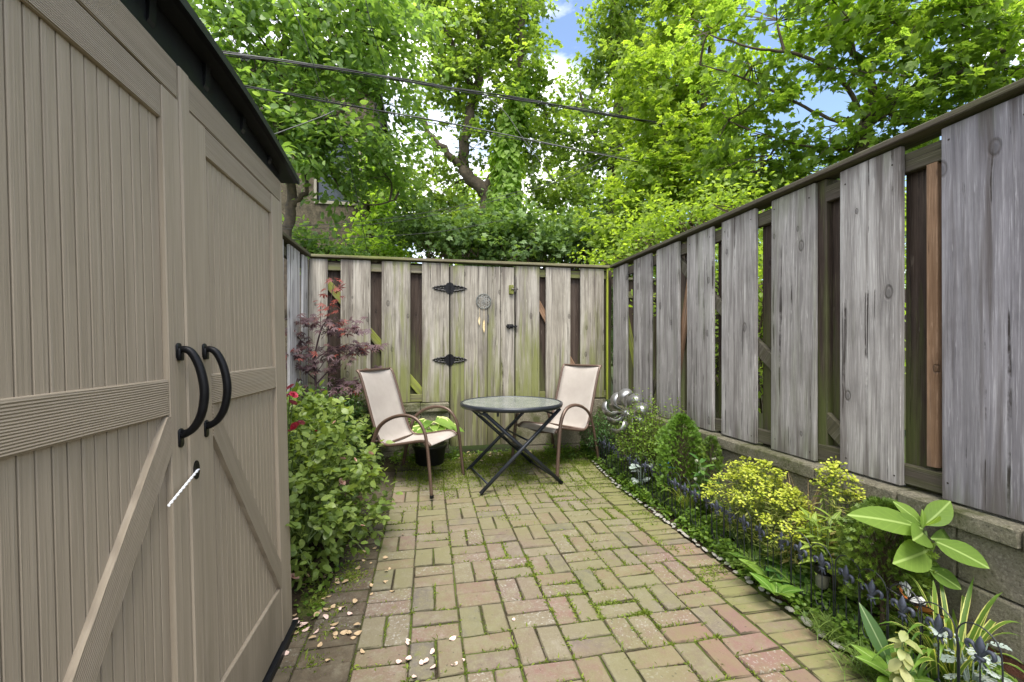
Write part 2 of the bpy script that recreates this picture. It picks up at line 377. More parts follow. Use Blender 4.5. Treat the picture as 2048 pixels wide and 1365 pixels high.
BR = [(0, (0.159, 0.140, 0.089)), (.25, (0.148, 0.124, 0.085)), (.45, (0.159, 0.107, 0.082)), (.6, (0.126, 0.098, 0.082)), (.72, (0.167, 0.103, 0.082)), (.82, (0.148, 0.122, 0.089)), (.92, (0.085, 0.077, 0.077)), (1, (0.167, 0.148, 0.103))]
M_BRICK = brickmat('brick', BR, .52)
M_BORDER = brickmat('border_brick', [(0, (0.170, 0.153, 0.076)), (.5, (0.178, 0.136, 0.076)), (.8, (0.187, 0.119, 0.085)), (1, (0.128, 0.111, 0.085))], .9, .2, .0325)
def soilmat(name, a, b, moss, mossat):
    m = NT(name); gp = m.n('NewGeometry').outputs['Position']
    n1 = m.noise(gp, 45, 6, .7); n2 = m.noise(gp, 3.5, 4, .6)
    c = m.mix(m.range(n1, .3, .7), a, b); c = m.mix(m.range(n2, mossat, mossat+.14, 0, .9), c, moss)
    return m.done(m.pbsdf(c, .95, m.bump(n1, 1., .015), spec=.1))
M_JOINT = soilmat('joint_sand', (.025, .02, .013), (.06, .048, .03), (.08, .11, .02), .44)
M_SOIL = soilmat('soil', (.022, .016, .010), (.07, .05, .032), (.05, .075, .012), .56)
M_GROUND = soilmat('ground', (.03, .03, .012), (.06, .06, .025), (.04, .06, .012), .4)
def concrete(name, a, b, moss, amt, sc=1.):
    m = NT(name); v, r = objvec(m); gp = m.n('NewGeometry').outputs['Position']
    n1 = m.noise(v, 90*sc, 6, .75); n2 = m.noise(gp, 6, 5, .65); n3 = m.noise(v, 260, 3, .6)
    c = m.mix(m.range(m.math('ADD', m.math('MULTIPLY', n2, .5), m.math('MULTIPLY', n1, .5)), .38, .62), a, b); c = m.mix(m.range(n1, .52, .68, 0, .6), c, tuple(min(1, x*1.5) for x in b))
    c = m.mix(m.range(n1, .44, .30, 0, .85), c, tuple(x*.28 for x in a))
    c = m.mix(m.range(n2, .46, .64, 0, amt), c, moss)
    h = m.math('ADD', n1, m.math('MULTIPLY', n3, .5))
    return m.done(m.pbsdf(c, .92, m.bump(h, 1., .014), spec=.2))
M_CAP = concrete('cap_block', (.15, .138, .098), (.30, .275, .205), (.07, .078, .025), .9)
M_BLOCK = concrete('wall_block', (.17, .152, .112), (.29, .265, .205), (.12, .12, .055), .45)
M_REDBRK = concrete('red_brick_base', (.17, .075, .05), (.26, .11, .075), (.1, .07, .03), .4)
M_STUCCO = concrete('stucco', (0.074, 0.062, 0.043), (0.124, 0.105, 0.074), (0.022, 0.022, 0.014), .75, .3)
M_BLACK = simple('black_metal', (.004, .004, .005), .42, 0, .3, 60, .3, .22)
M_NAIL = simple('nail_head', (.03, .022, .018), .7)
M_RUST = simple('weathered_metal', (.10, .09, .08), .5, .5, .3, 120)
# ---------------- ground, patio, beds ----------------
def sheet(name, xs, ys, zf, mat, kind='structure'):
    mb = MB(); nx, ny = len(xs), len(ys)
    vs = [(x, y, zf(x, y)) for y in ys for x in xs]
    mb.add(vs, [(j*nx+i, j*nx+i+1, (j+1)*nx+i+1, (j+1)*nx+i) for j in range(ny-1) for i in range(nx-1)])
    return mb.build(name, mat, None, True, kind)
fr = lambda a, b, n: [a+(b-a)*i/n for i in range(n+1)]
sheet('ground', [-400, -60, -12, -3, 3, 14, 60, 400], [-400, -60, -8, -2, 5, 10, 20, 60, 400], lambda x, y: -.06, M_GROUND)
patio = sheet('patio', fr(-.72, 1.64, 14), fr(-1.2, 4.6, 60), lambda x, y: gz(x, y)-.007, M_JOINT)
def bz(x, y): return bedz(x, y)+.02*math.sin(x*17+y*9)*math.sin(y*13-x*5)-.005
sheet('soil_bed', fr(1.604, 2.02, 12), fr(-1.2, 4.6, 90), bz, M_SOIL)
sheet('soil_bed', fr(-1.25, -.50, 16), fr(2.02, 4.6, 50), lambda x, y: gz(x, y)+.012*math.sin(x*19+y*7)-.004+.03*min(1, max(0, (-.55-x)/.2)), M_SOIL)
for _ in range(1): pass
M_PATHBRK = brickmat('path_brick', [(0, (.085, .058, .042)), (.4, (.12, .075, .055)), (.7, (.095, .066, .052)), (1, (.11, .09, .055))], .2, .3, .0495, .75)  # dark reddish-brown left-hand bricks, damp and covered with patchy dirt
brick_me = []
for k in range(10):
    mb = MB(); mb.cbox((-.1013, -.0495, -.03), (.1013, .0495, 0), random.uniform(.003, .007), 0, None, .003); me = bpy.data.meshes.new('brick'); me.from_pydata([tuple(v) for v in mb.v], [], mb.f); me.materials.append(M_BRICK); brick_me.append(me)
border_me = []; path_me = []; edge_me = []
for k in range(8):
    mb = MB(); mb.cbox((-.1000, -.0325, -.03), (.1000, .0325, 0), random.uniform(.003, .006), 0, None, .003); me = bpy.data.meshes.new('brick'); me.from_pydata([tuple(v) for v in mb.v], [], mb.f); me.materials.append(M_BORDER); edge_me.append(me)
for me in brick_me[:6]: q = me.copy(); q.materials.clear(); q.materials.append(M_PATHBRK); path_me.append(q)
for me in brick_me[:6]: q = me.copy(); q.materials.clear(); q.materials.append(M_BORDER); border_me.append(q)
def brick(me, x, y, rz, vis, k=[0]):
    z = gz(x, y); rx = math.atan2(gz(x, y+.05)-gz(x, y-.05), .1)
    Mx = Matrix.Translation((x+random.uniform(-.002, .002), y+random.uniform(-.002, .002), z+random.uniform(-.0035, .003))) @ Euler((rx+random.uniform(-.012, .012), random.uniform(-.012, .012), 0)).to_matrix().to_4x4() @ Matrix.Rotation(rz+random.uniform(-.014, .014), 4, 'Z')
    if vis:
        o = bpy.data.objects.new('brick', me); COL.objects.link(o); o.matrix_world = Mx; o.parent = patio
    else:
        t = FAR.setdefault(me.materials[0].name, MB()); t.add([Mx@Vector(v.co) for v in me.vertices], [tuple(p.vertices) for p in me.polygons])
FAR = {}
MODU = .209; X0, Y0 = -.28, .774
njoint = []
for i in range(8):
    for j in range(-8, 18):
        cx, cy = X0+MODU*(i+.5), Y0+MODU*(j+.5); vis = 2 <= j <= 15
        for s_ in (-1, 1):
            if (i+j) % 2 == 0: brick(random.choice(brick_me), cx, cy+s_*MODU/4, 0, vis)
            else: brick(random.choice(brick_me), cx+s_*MODU/4, cy, PI/2, vis)
for k in range(-14, 50): brick(random.choice(edge_me), X0+8*MODU+.110, 1.14+.0695*k, 0, 0 <= k <= 42)
for k in range(-20, 30):
    y = 1.08+.1035*k; brick(random.choice(path_me), X0-.105, y, 0, 2 <= k <= 20)
    if k < 9: brick(random.choice(path_me), X0-.105-.209, y+.02, 0, 5 <= k < 9)
for nm, t in FAR.items(): t.build('brick_field', bpy.data.materials[nm], patio, kind='stuff')
# ---------------- walls under the fences ----------------
def blockwall(name, label, x, y0, y1, axis, sign, z0):
    """concrete wall; the face towards the yard lies at x (axis 0) or y (axis 1)"""
    wl = thing(name, label, 'wall')
    def bx(nm, a, b, z1, z2, f, mat, back=.19):
        lo, hi = sorted((f, f+sign*back)); c0 = ((lo+hi)/2, (a+b)/2, (z1+z2)/2) if axis == 0 else ((a+b)/2, (lo+hi)/2, (z1+z2)/2)
        e = ((hi-lo)/2, (b-a)/2, (z2-z1)/2) if axis == 0 else ((b-a)/2, (hi-lo)/2, (z2-z1)/2)
        mb = MB(); mb.cbox(tuple(-q for q in e), e, .007, 0, None, .0025); o = mb.build(nm, mat, wl); o.location = c0
    L_ = .405; k = 0; y = y0
    while y < y1-.01:
        b = min(y+L_, y1); bx('cap_block', y+.003, b-.003, .508, z0-.004, x-sign*.0, M_CAP, .22); y = b
    for r, (za, zb, off) in enumerate(((.31, .504, .2), (.112, .306, 0.), (-.09, .108, .2))):
        y = y0-off
        while y < y1-.01:
            a, b = max(y, y0), min(y+L_, y1)
            if b-a > .03: bx('block', a+.002, b-.002, za, zb, x+sign*(.028 if r != 1 else .020), M_BLOCK if r < 2 else M_REDBRK)
            y += L_
    return wl
blockwall('retaining_wall', 'low grey concrete block wall under the long right-hand fence behind the flower bed', 1.985, -.9, 4.56, 0, 1, .585)
wl = thing('retaining_wall', 'low mossy concrete wall under the back fence left of the gate', 'wall')
YB = 4.62
def bY(u, y=YB): return onY(u, 600, y).x
xg0, xg1 = bY(899.5), bY(1030)
x = -1.3; xs = []
while x < xg0-.02: xs.append((x, min(x+.41, xg0-.005))); x += .41
for a, b in xs:
    mb = MB(); mb.cbox((-(b-a)/2+.002, -.11, -.045), ((b-a)/2-.002, .11, .045), .008, 0, None, .003); o = mb.build('cap_block', M_CAP, wl); o.location = ((a+b)/2, YB+.07, .585)
    for za, zb in ((-.08, .14), (.143, .34), (.343, .537)):
        mb = MB(); mb.cbox((-(b-a)/2+.002, -.09, -(zb-za)/2), ((b-a)/2-.002, .09, (zb-za)/2), .006, 0, None, .003); o = mb.build('block', M_CAP if zb > .2 else M_BLOCK, wl); o.location = ((a+b)/2, YB+.09, (za+zb)/2)
wl = thing('retaining_wall', 'low green-stained concrete wall under the back fence right of the gate', 'wall')
x = xg1+.005
while x < 1.97:
    b = min(x+.41, 1.978)
    for za, zb, mt in ((-.08, .14, M_BLOCK), (.143, .36, M_CAP), (.363, .63, M_CAP)):
        mb = MB(); mb.cbox((-(b-x)/2+.002, -.09, -(zb-za)/2), ((b-x)/2-.002, .09, (zb-za)/2), .006, 0, None, .003); o = mb.build('block', mt, wl); o.location = ((x+b)/2, YB+.085, (za+zb)/2)
    x = b
# ---------------- fences ----------------
ZT = 2.105
def board(nm, a, b, mat, parent, warp=.004):
    """upright board between corners a and b, its own origin at its centre"""
    a, b = Vector(a), Vector(b); c = (a+b)/2; e = (b-a)/2; mb = MB(); mb.cbox(-e, e, .003, 0, None, .0012)
    # split long edges so the face can cup and twist a little
    o = mb.build(nm, mat, parent); o.location = c+Vector([random.uniform(-warp, warp)*.4 for _ in range(3)])*Vector((1, 1, 0)) if False else c
    o.rotation_euler = (random.uniform(-.002, .002), random.uniform(-.002, .002), random.uniform(-.006, .006)); return o
def ybeam(nm, x0, x1, y0, y1, z0, z1, mat, par): 
    mb = MB(); e = ((x1-x0)/2, (y1-y0)/2, (z1-z0)/2); mb.cbox(tuple(-q for q in e), e, .004, 0, None, .001); o = mb.build(nm, mat, par); o.location = ((x0+x1)/2, (y0+y1)/2, (z0+z1)/2); return o
def slant(nm, p0, p1, wdt, thk, mat, par, faceaxis):
    """diagonal brace from p0 to p1; grain along its own z"""
    p0, p1 = Vector(p0), Vector(p1); d = p1-p0; l = d.length; z = d.normalized(); n = Vector((1, 0, 0)) if faceaxis == 0 else Vector((0, 1, 0)); s = n.cross(z)
    mb = MB(); mb.cbox((-thk/2, -wdt/2, -l/2), (thk/2, wdt/2, l/2), .004, 0, None, .001); o = mb.build(nm, mat, par)
    o.matrix_local = Matrix.Translation((p0+p1)/2) @ Matrix((n, s, z)).transposed().to_4x4(); return o
FR = thing('wooden_fence', 'long weathered grey board fence along the right side of the yard', 'fence')
def Yr(u): return onX(u, 600, 2.05).y
eds = [(1226, 1253), (1267, 1302), (1313, 1357), (1374, 1425), (1443, 1510), (1542, 1629), (1679, 1802)]
bd = [(Yr(b), Yr(a)) for a, b in eds]+[(1.117, 1.403), (.70, .985), (.285, .57), (-.13, .155), (-.55, -.265)]
for i, (a, b) in enumerate(bd):
    board('board', (2.05, a, .59+random.uniform(-.004, .004)), (2.073, b, ZT-.012), W_R if i < 7 else W_N, FR)
    if i >= 2:
        for yy_ in (a+.03, b-.03):
            for zz_ in (ZT-.075, .645): nb = MB(); nb.lathe([(.0042, 0), (.0038, .0015), (.001, .0018)], 8, M=Matrix.Rotation(-PI/2, 4, 'Y')); nl = nb.build('nail', M_NAIL, FR); nl.location = (2.0502, yy_+random.uniform(-.008, .008), zz_+random.uniform(-.015, .015))
    if i+1 < len(bd):
        g0, g1 = bd[i+1][1], a; gc = (g0+g1)/2; hw = .10 if i < 6 else .13
        board('board', (2.118, gc-hw-.005, .56), (2.14, gc+hw-.02, ZT-.03), W_D if i in (5, 6, 7) else W_D, FR)
ybeam('cap_rail', 2.015, 2.155, -.9, YB-.005, ZT, ZT+.028, W_RAIL, FR)
ybeam('rail', 2.076, 2.114, -.9, YB-.02, ZT-.13, ZT-.045, W_RAIL, FR)
ybeam('rail', 2.076, 2.114, -.9, YB-.02, .60, .685, W_RAIL, FR)
for y in (4.53, 3.42, 1.99, .62): board('post', (2.078, y-.045, -.05), (2.168, y+.045, ZT-.004), W_D, FR)
board('batten', (2.079, 1.436, .70), (2.117, 1.478, 1.99), W_BROWN, FR)
slant('brace', (2.095, 1.80, .69), (2.095, 3.40, 1.97), .085, .03, W_RAIL, FR, 0)
slant('brace', (2.095, 3.40, .88), (2.095, 3.15, 1.90), .07, .03, W_BROWN, FR, 0)
slant('brace', (2.095, 4.45, 1.75), (2.095, 3.98, .69), .08, .03, W_GREEN, FR, 0)
slant('brace', (2.095, 3.85, .69), (2.095, 3.50, 1.30), .06, .02, W_RAIL, FR, 0)
FB = thing('wooden_fence', 'greenish weathered board fence across the back of the yard, on both sides of the gate', 'fence')
def seg(u0, u1, z0, front=True, mat=None):
    a, b = bY(u0), bY(u1); yy = YB if front else YB+.068
    board('board', (a, yy, z0), (b, yy+.022, ZT-.012), mat or (W_B if front else W_D), FB)
for u0, u1 in ((617, 655), (681, 741), (763, 820.5), (844, 898.3)): seg(u0, u1, .632+random.uniform(-.006, .006))
for u0, u1 in ((1031.2, 1079), (1092, 1141), (1161, 1208)): seg(u0, u1, .64+random.uniform(-.006, .006))
for u0, u1 in ((612, 634), (641, 694), (726, 778), (804, 860)): seg(u0, u1, .62, False)
for u0, u1 in ((1064, 1106), (1128, 1174), (1193, 1228)): seg(u0, u1, .62, False, W_D)
for a, b in ((-1.17, xg0-.004), (xg1+.004, 2.01)):
    for z0, z1 in ((ZT-.12, ZT-.04), (.64, .72)):
        mb = MB(); e = ((b-a)/2, .0185, (z1-z0)/2); mb.cbox(tuple(-q for q in e), e, .004); o = mb.build('rail', W_RAILX, FB); o.location = ((a+b)/2, YB+.045, (z0+z1)/2)
mb = MB(); mb.cbox((-1.59, -.055, -.014), (1.59, .055, .014), .004); o = mb.build('cap_rail', W_RAILX, FB); o.location = (.43, YB+.03, ZT+.014)
for x in (-1.12, xg0-.055, xg1+.055, 1.965): board('post', (x-.04, YB+.094, -.05), (x+.04, YB+.18, ZT-.004), W_D, FB)
W_LIME = wood('wood_lime', (.25, .29, .03), (.35, .40, .04), (.42, .46, .08), mossamt=.3)
board('trim_strip', (1.985, YB-.012, .62), (2.003, YB+.02, ZT-.004), W_LIME, FB)
slant('brace', (bY(640), YB+.046, 1.93), (bY(845), YB+.046, .72), .08, .03, W_GREEN, FB, 1)
slant('brace', (bY(1062), YB+.046, 1.85), (bY(1175), YB+.046, .72), .07, .03, W_BROWN, FB, 1)
XL = -1.158
W_W = wood('wood_pale', (.30, .285, .28), (.52, .50, .49), (.70, .69, .68), mossamt=.3, mhigh=1.)
FL = thing('wooden_fence', 'short run of pale weathered board fence behind the tan shed at the left', 'fence')
def Yl(u): return onX(u, 600, XL).y
yls = [(YB-.22, YB-.01), (Yl(591), Yl(606)-.03)]
for a, b in ((4.43, 4.60), (4.02, 4.32), (3.55, 3.87), (3.12, 3.41), (2.70, 2.98), (2.28, 2.57)): board('board', (XL-.022, a, .60), (XL, b, ZT-.012), W_W, FL)
for a, b in ((4.28, 4.48), (3.82, 4.06), (3.36, 3.6), (2.94, 3.16), (2.52, 2.74)): board('board', (XL-.09, a, .60), (XL-.068, b, ZT-.012), W_B, FL)
for z0, z1 in ((ZT-.12, ZT-.04), (.64, .72)): ybeam('rail', XL-.065, XL-.026, 2.1, YB-.01, z0, z1, W_RAIL, FL)
ybeam('cap_rail', XL-.1, XL+.03, 2.1, YB-.03, ZT, ZT+.028, W_RAIL, FL)
for k in range(6): 
    ybeam('cap_block', XL-.2, XL+.05, 2.1+k*.415, 2.1+k*.415+.41, .50, .594, M_CAP, FL); ybeam('block', XL-.18, XL+.025, 2.1+k*.415, 2.1+k*.415+.41, -.05, .496, M_BLOCK, FL)
# gate
NF = thing('wooden_fence', 'neighbouring dark board fence seen only through the gaps of the right-hand fence', 'fence')
x = 2.30
while x < 7.5: board('board', (x, 4.95, .05), (x+.233, 4.972, 2.03), W_D, NF); x += .235
mb = MB(); mb.cbox((-2., -.05, -.014), (2., .05, .014), .004); o = mb.build('cap_rail', W_RAILX, NF); o.location = (4.25, 4.96, 2.045)
mb = MB(); mb.cbox((-2., -.018, -.04), (2., .018, .04), .004); o = mb.build('rail', W_RAILX, NF); o.location = (4.25, 4.93, 1.85)
G = thing('garden_gate', 'weathered wooden board gate in the back fence with black strap hinges', 'gate', (xg0, YB, 0))
gu = [900.3, 928.5, 956, 975, 1001, 1029]
for a, b in zip(gu, gu[1:]):
    xa, xb = bY(a)-xg0+.002, bY(b)-xg0-.002; mb = MB(); e = ((xb-xa)/2, .011, (ZT-.03-.165)/2); mb.cbox(tuple(-q for q in e), e, .002, 0, None, .0008)
    o = mb.build('board', W_B, G); o.location = ((xa+xb)/2, .011, (ZT-.03+.165)/2)
for xx in (-.012, (xg1-xg0)-.010):
    mb = MB(); mb.cbox((-.03, -.01, -.95), (.03, .012, .95), .002); o = mb.build('backing_strip', W_D, G); o.location = (xx+.01, .080, 1.12)
for a, b in zip(gu[1:], gu[2:]):
    mb = MB(); mb.cbox((-.03, -.008, -.93), (.03, .008, .93), .002); o = mb.build('backing_strip', W_D, G); o.location = (bY(a)-xg0, .072, 1.12)
for z in (.35, 1.05, 1.85):
    mb = MB(); mb.cbox((-(xg1-xg0)/2+.02, -.018, -.045), ((xg1-xg0)/2-.02, .018, .045), .003); o = mb.build('rail', W_RAILX, G); o.location = ((xg1-xg0)/2, .044, z)
def hinge(z):
    h = MB(); M0 = Matrix.Rotation(PI/2, 4, 'X')   # outline in local x,z ; thickness to -y
    MM = Matrix.Translation((0, -.004, z)) @ M0
    h.prism([(-.045, -.03), (-.03, -.052), (0, -.062), (.03, -.052), (.045, -.03), (.06, -.012), (.06, .012), (.045, .03), (.03, .052), (0, .062), (-.03, .052), (-.045, .03), (-.06, .012), (-.06, -.012)], 0, .004, MM)
    for s in (-1, 1):
        for sg in (-1, 1): h.tube([(s*x_, -.006, z+sg*y_) for x_, y_ in ((.045, .030), (.068, .024), (.088, .025), (.105, .017), (.124, .018), (.142, .009), (.152, .010))], .0098, 6)
        for x_ in (.078, .112): h.tube([(s*x_, -.006, z-.02), (s*x_, -.006, z+.02)], .006, 6)
        h.prism([(s*.140, -.012), (s*.155, -.017), (s*.165, -.007), (s*.186, 0), (s*.165, .007), (s*.155, .017), (s*.140, .012)][::s], 0, .004, MM)
        h.tube([(s*.06, -.006, z), (s*.15, -.006, z)], .004, 6)
    h.tube([(0, -.009, z-.062), (0, -.009, z+.062)], .008, 8)
    return h.build('hinge', M_BLACK, G)
for v in (577, 720): hinge(onY(899, v, YB).z)
pb = onY(1022, 580, YB)-Vector((xg0, YB, 0))
mb = MB(); mb.cbox((pb.x-.024, -.03, pb.z-.048), (pb.x+.024, -.001, pb.z+.048), .003); lb = mb.build('latch_block', W_GREEN, G)
mb = MB(); mb.box((pb.x+.026, -.012, pb.z-.022), (pb.x+.055, -.002, pb.z+.022)); mb.tube([(pb.x+.0, -.036, pb.z+.005), (pb.x+.07, -.036, pb.z+.0)], .006, 6); mb.tube([(pb.x+.03, -.012, pb.z+.02), (pb.x+.03, -.045, pb.z+.024), (pb.x+.042, -.045, pb.z-.01)], .005, 6); mb.tube([(pb.x+.06, -.012, pb.z+.012), (pb.x+.06, -.05, pb.z+.012)], .006, 6); mb.build('latch', M_RUST, lb)
pb = onY(1020, 653, YB)-Vector((xg0, YB, 0))
mb = MB(); mb.cbox((pb.x-.035, -.008, pb.z-.022), (pb.x+.035, -.001, pb.z+.022), .002); mb.tube([(pb.x-.045, -.016, pb.z), (pb.x+.075, -.016, pb.z)], .009, 8); mb.tube([(pb.x-.012, -.016, pb.z), (pb.x-.012, -.05, pb.z-.028)], .007, 8)
for dx in (-.03, .02, .05): mb.box((pb.x+dx, -.028, pb.z-.02), (pb.x+dx+.012, -.001, pb.z+.018))
mb.build('slide_bolt', M_BLACK, G)
# ---------------- shed ----------------
def taupe(name, ribs, ax=2, rib=900.):
    m = NT(name); tc = m.n('TexCoord').outputs['Object']; r = m.n('ObjectInfo').outputs['Random']
    off = m.n('CombineXYZ', {0: m.math('MULTIPLY', r, 7.), 1: m.math('MULTIPLY', r, 11.), 2: m.math('MULTIPLY', r, 5.)}).outputs[0]
    v = m.vm('ADD', tc, off)
    lo, hi = 2.2, 170.
    sc = [hi, hi, hi]; sc[ax] = lo; gs = [55, 55, 55]; gs[ax] = 3.
    g = m.noise(m.vm('MULTIPLY', v, tuple(gs)), 1, 3, .6); f = m.noise(m.vm('MULTIPLY', v, tuple(sc)), 1, 3, .6)
    if ribs:   # moulded lines running along ax
        o = 2 if ax == 1 else 1; s_ = m.n('SeparateXYZ', {0: m.vm('ADD', tc, m.vm('SCALE', m.vm('SUBTRACT', m.noise(m.vm('MULTIPLY', v, tuple(3. if i == ax else 14. for i in range(3))), 1, 2, .5, 0, 1), (.5, .5, .5)), .006))}).outputs[o]
        wv = m.math('SINE', m.math('MULTIPLY', s_, rib)); h = m.math('ADD', m.math('MULTIPLY', wv, .5), m.math('MULTIPLY', f, .7))
    else: wv = None; h = m.math('ADD', f, m.math('MULTIPLY', g, .6))
    c = m.mix(m.range(g, .35, .65), (.285, .238, .175), (.335, .280, .210))
    c = m.mix(m.range(f, .56, .72, 0, .35), c, (.40, .35, .29)); c = m.mix(m.range(f, .44, .3, 0, .4), c, (.20, .165, .125))
    if wv is not None: c = m.mix(m.range(wv, -.2, -1, 0, .35), c, (.15, .12, .09))
    big = m.noise(tc, 1.6, 3); c = m.mix(m.range(big, .35, .7, 0, .25), c, (.30, .245, .18))
    pz = m.n('SeparateXYZ', {0: m.n('NewGeometry').outputs['Position']}).outputs[2]; gp = m.n('NewGeometry').outputs['Position']
    dn = m.math('ADD', m.noise(m.vm('MULTIPLY', gp, (9, 9, 2.)), 1, 4, .6), m.range(pz, .45, .02, -.12, .16)); c = m.mix(m.range(dn, .50, .72, 0, .5), c, (.17, .14, .10))
    sm = m.noise(tc, 420, 2); c = m.mix(m.range(sm, .74, .8, 0, .5), c, (.45, .41, .35))
    return m.done(m.pbsdf(c, .62, m.bump(h, .6, .003), spec=.35))
T_P, T_S, T_R, T_RZ = taupe('shed_plank', False), taupe('shed_stile', False), taupe('shed_ribbed', True, 1, 1500.), taupe('shed_rail', True, 1, 1250.)
T_BR = taupe('shed_brace', True, 2, 1250.)
M_ROOF = simple('shed_roof', (.006, .0065, .0085), .45, 0, .3, 25, .15, .3)
SH = thing('garden_shed', 'tan resin garden shed with double doors, black roof and black bow handles', 'shed', (-.570, 0, 0)); SH.rotation_euler = (0, -math.atan(.044/1.85), 0)
def sbox(nm, a, b, mat, par, c=.0025):
    a, b = Vector(a), Vector(b); cc = (a+b)/2; e = (b-a)/2; mb = MB(); mb.cbox(-e, e, c); o = mb.build(nm, mat, par); o.location = cc; return o
Ya, Ys, Yb = .48, 1.242, 2.004
wb = sbox('side_wall', (-1.5, Yb-.014, .03), (-.03, Yb-.004, 1.90), T_S, SH)
for k in range(11): sbox('wall_panel', (-1.47+k*.131, Yb-.006, .1), (-1.47+k*.131+.125, Yb+.0, 1.82), T_P, wb)
sbox('backing', (-1.49, Ya+.01, .04), (-.0195, Yb-.016, 1.90), simple('shed_groove', (.05, .038, .028), .9), SH)
sbox('base', (-1.52, Ya-.02, -.02), (.022, Yb+.022, .028), M_ROOF, SH)
doors = []
for k, (y0, y1, st, hinge_side) in enumerate(((.50, 1.2175, 1.149, 0), (1.2665, 1.985, 1.351, 1))):
    P0, P1 = (.622, 1.149) if k == 0 else (1.351, 1.875)
    d = MB()   # door frame: two stiles, narrow upper and lower lands
    d.cbox((-.019, y0, .032), (.006, P0, 1.815), .002) if k == 0 else d.cbox((-.019, 1.266, .032), (.006, P0, 1.815), .002)
    d.cbox((-.019, P1, .032), (.006, y1 if k == 1 else 1.218, 1.815), .002)
    D = d.build('door', T_S, SH); doors.append(D)
    n = 17; pw = (P1-P0)/n
    for i in range(n): sbox('plank', (-.019, P0+i*pw+.0017, .05), (-.006, P0+(i+1)*pw-.0017, 1.80), T_P, D, .0012)
    sbox('top_rail', (-.008, P0+.001, 1.737), (.0035, P1-.001, 1.816), T_R, D)
    sbox('middle_rail', (-.008, P0+.001, 1.043), (.0055, P1-.001, 1.128), T_RZ, D, .003)
    sbox('bottom_rail', (-.008, P0+.001, .035), (.0055, P1-.001, .25), T_BR, D, .003)
    # brace, cut to the recess
    a, b = (P0+.001, P1-.001) if k == 1 else (P1-.001, P0+.001)
    s = 1 if k == 1 else -1
    poly = [(a, 1.041), (a+s*.012, 1.041), (b, .345), (b, .2515), (b-s*.012, .2515), (a, .955)]
    if s < 0: poly = poly[::-1]
    zc = .65; yc = (a+b)/2; dy = b-a; dz = .25-1.04; ang = math.atan2(dy, -dz)
    br = MB(); br.prism([(y-yc, z-zc) for y, z in poly], -.008, .0075, Matrix(((0, 0, 1, 0), (1, 0, 0, 0), (0, 1, 0, 0), (0, 0, 0, 1))))
    R = Matrix.Rotation(ang, 4, 'X')   # turn so that local z runs along the brace
    me_v = [R.inverted()@Vector(v) for v in br.v]; br.v = [tuple(v) for v in me_v]
    bo = br.build('brace', T_BR, D); bo.location = (0, yc, zc); bo.rotation_euler = (ang, 0, 0)
    # bow handle
    hy = 1.188 if k == 0 else 1.312
    hb = MB(); pr = [(.004, 1.205), (.018, 1.213), (.035, 1.202), (.050, 1.165), (.059, 1.115), (.060, 1.07), (.052, 1.02), (.036, .985), (.018, .968), (.008, .963)]
    zq = lambda z: 1.198-(1.213-z)*.84
    pts = smoothline([(x, hy, zq(z)) for x, z in pr], 4); Rr = [.0075+.0027*math.sin(PI*i/(len(pts)-1)) for i in range(len(pts))]
    hb.tube(pts, Rr, 10)
    for zc_, hh in ((1.207, .020), (.957, .023)):
        hb.prism([(.0115*math.cos(a_), hh*(.35*math.sin(a_)+(.65 if math.sin(a_) > 0 else -.65))) for a_ in np.linspace(0, 2*PI, 20, endpoint=False)], .0055, .0085, Matrix(((0, 0, 1, 0), (1, 0, 0, hy), (0, 1, 0, zq(zc_)), (0, 0, 0, 1))))
    hb.cbox((.006, hy-.0095, 1.170), (.015, hy+.0095, 1.200), .002)
    hb.tube([(.007, hy, .996), (.03, hy, 1.001)], .0045, 8); hb.lathe([(.008, 0), (.009, .003), (.008, .006)], 10, M=Matrix.Translation((.028, hy, 1.001)) @ Matrix.Rotation(PI/2, 4, 'Y'))
    hb.build('handle', M_BLACK, D, True)
ast = sbox('astragal', (-.018, 1.2195, .032), (.010, 1.2645, 1.905), T_S, SH, .004)
hl = MB(); hl.prism([(.014*math.cos(a_), .024*math.sin(a_)) for a_ in np.linspace(0, 2*PI, 20, endpoint=False)], .0085, .0125, Matrix(((0, 0, 1, 0), (1, 0, 0, 1.247), (0, 1, 0, .889), (0, 0, 0, 1)))); lh = hl.build('lock_hole', M_BLACK, ast); lh.location = -ast.location
sbox('frieze', (-.018, .50, 1.819), (.005, 1.2175, 1.906), T_R, SH)
sbox('frieze', (-.018, 1.2665, 1.819), (.005, 1.985, 1.906), T_R, SH)
sbox('corner_post', (-.05, 1.987, .032), (.004, 2.006, 1.906), T_S, SH)
# roof: shallow arch over the doors, dark lip and ribbed soffit
rf = MB(); NY = 24; ys = fr(Ya-.06, Yb+.06, NY)
def rz_(y): t = (y-1.242)/.822; return 1.925+.075*(1-t*t)
xa, xb = -1.56, .062
sec = lambda y: [(xa, rz_(y)), (xb-.02, rz_(y)), (xb, rz_(y)-.004), (xb, rz_(y)+.02), (xb-.012, rz_(y)+.032), (xa, rz_(y)+.036+.0)]
vs = [(p[0], y, p[1]) for y in ys for p in sec(y)]
fs = [(i*6+j, (i+1)*6+j, (i+1)*6+(j+1) % 6, i*6+(j+1) % 6) for i in range(NY) for j in range(6)]+[tuple(range(6)), tuple(reversed(range(NY*6, NY*6+6)))]
rf.add(vs, fs)
roof = rf.build('roof', M_ROOF, SH)
gbl = MB(); zb_ = [(y, 1.907) for y in ys if Ya <= y <= Yb]; zt_ = [(y, rz_(y)-.002) for y in ys if Ya <= y <= Yb]
gbl.prism(zb_+zt_[::-1], -.02, .0, Matrix(((0, 0, 1, 0), (1, 0, 0, 0), (0, 1, 0, 0), (0, 0, 0, 1)))); gbl.build('gable', M_ROOF, SH)
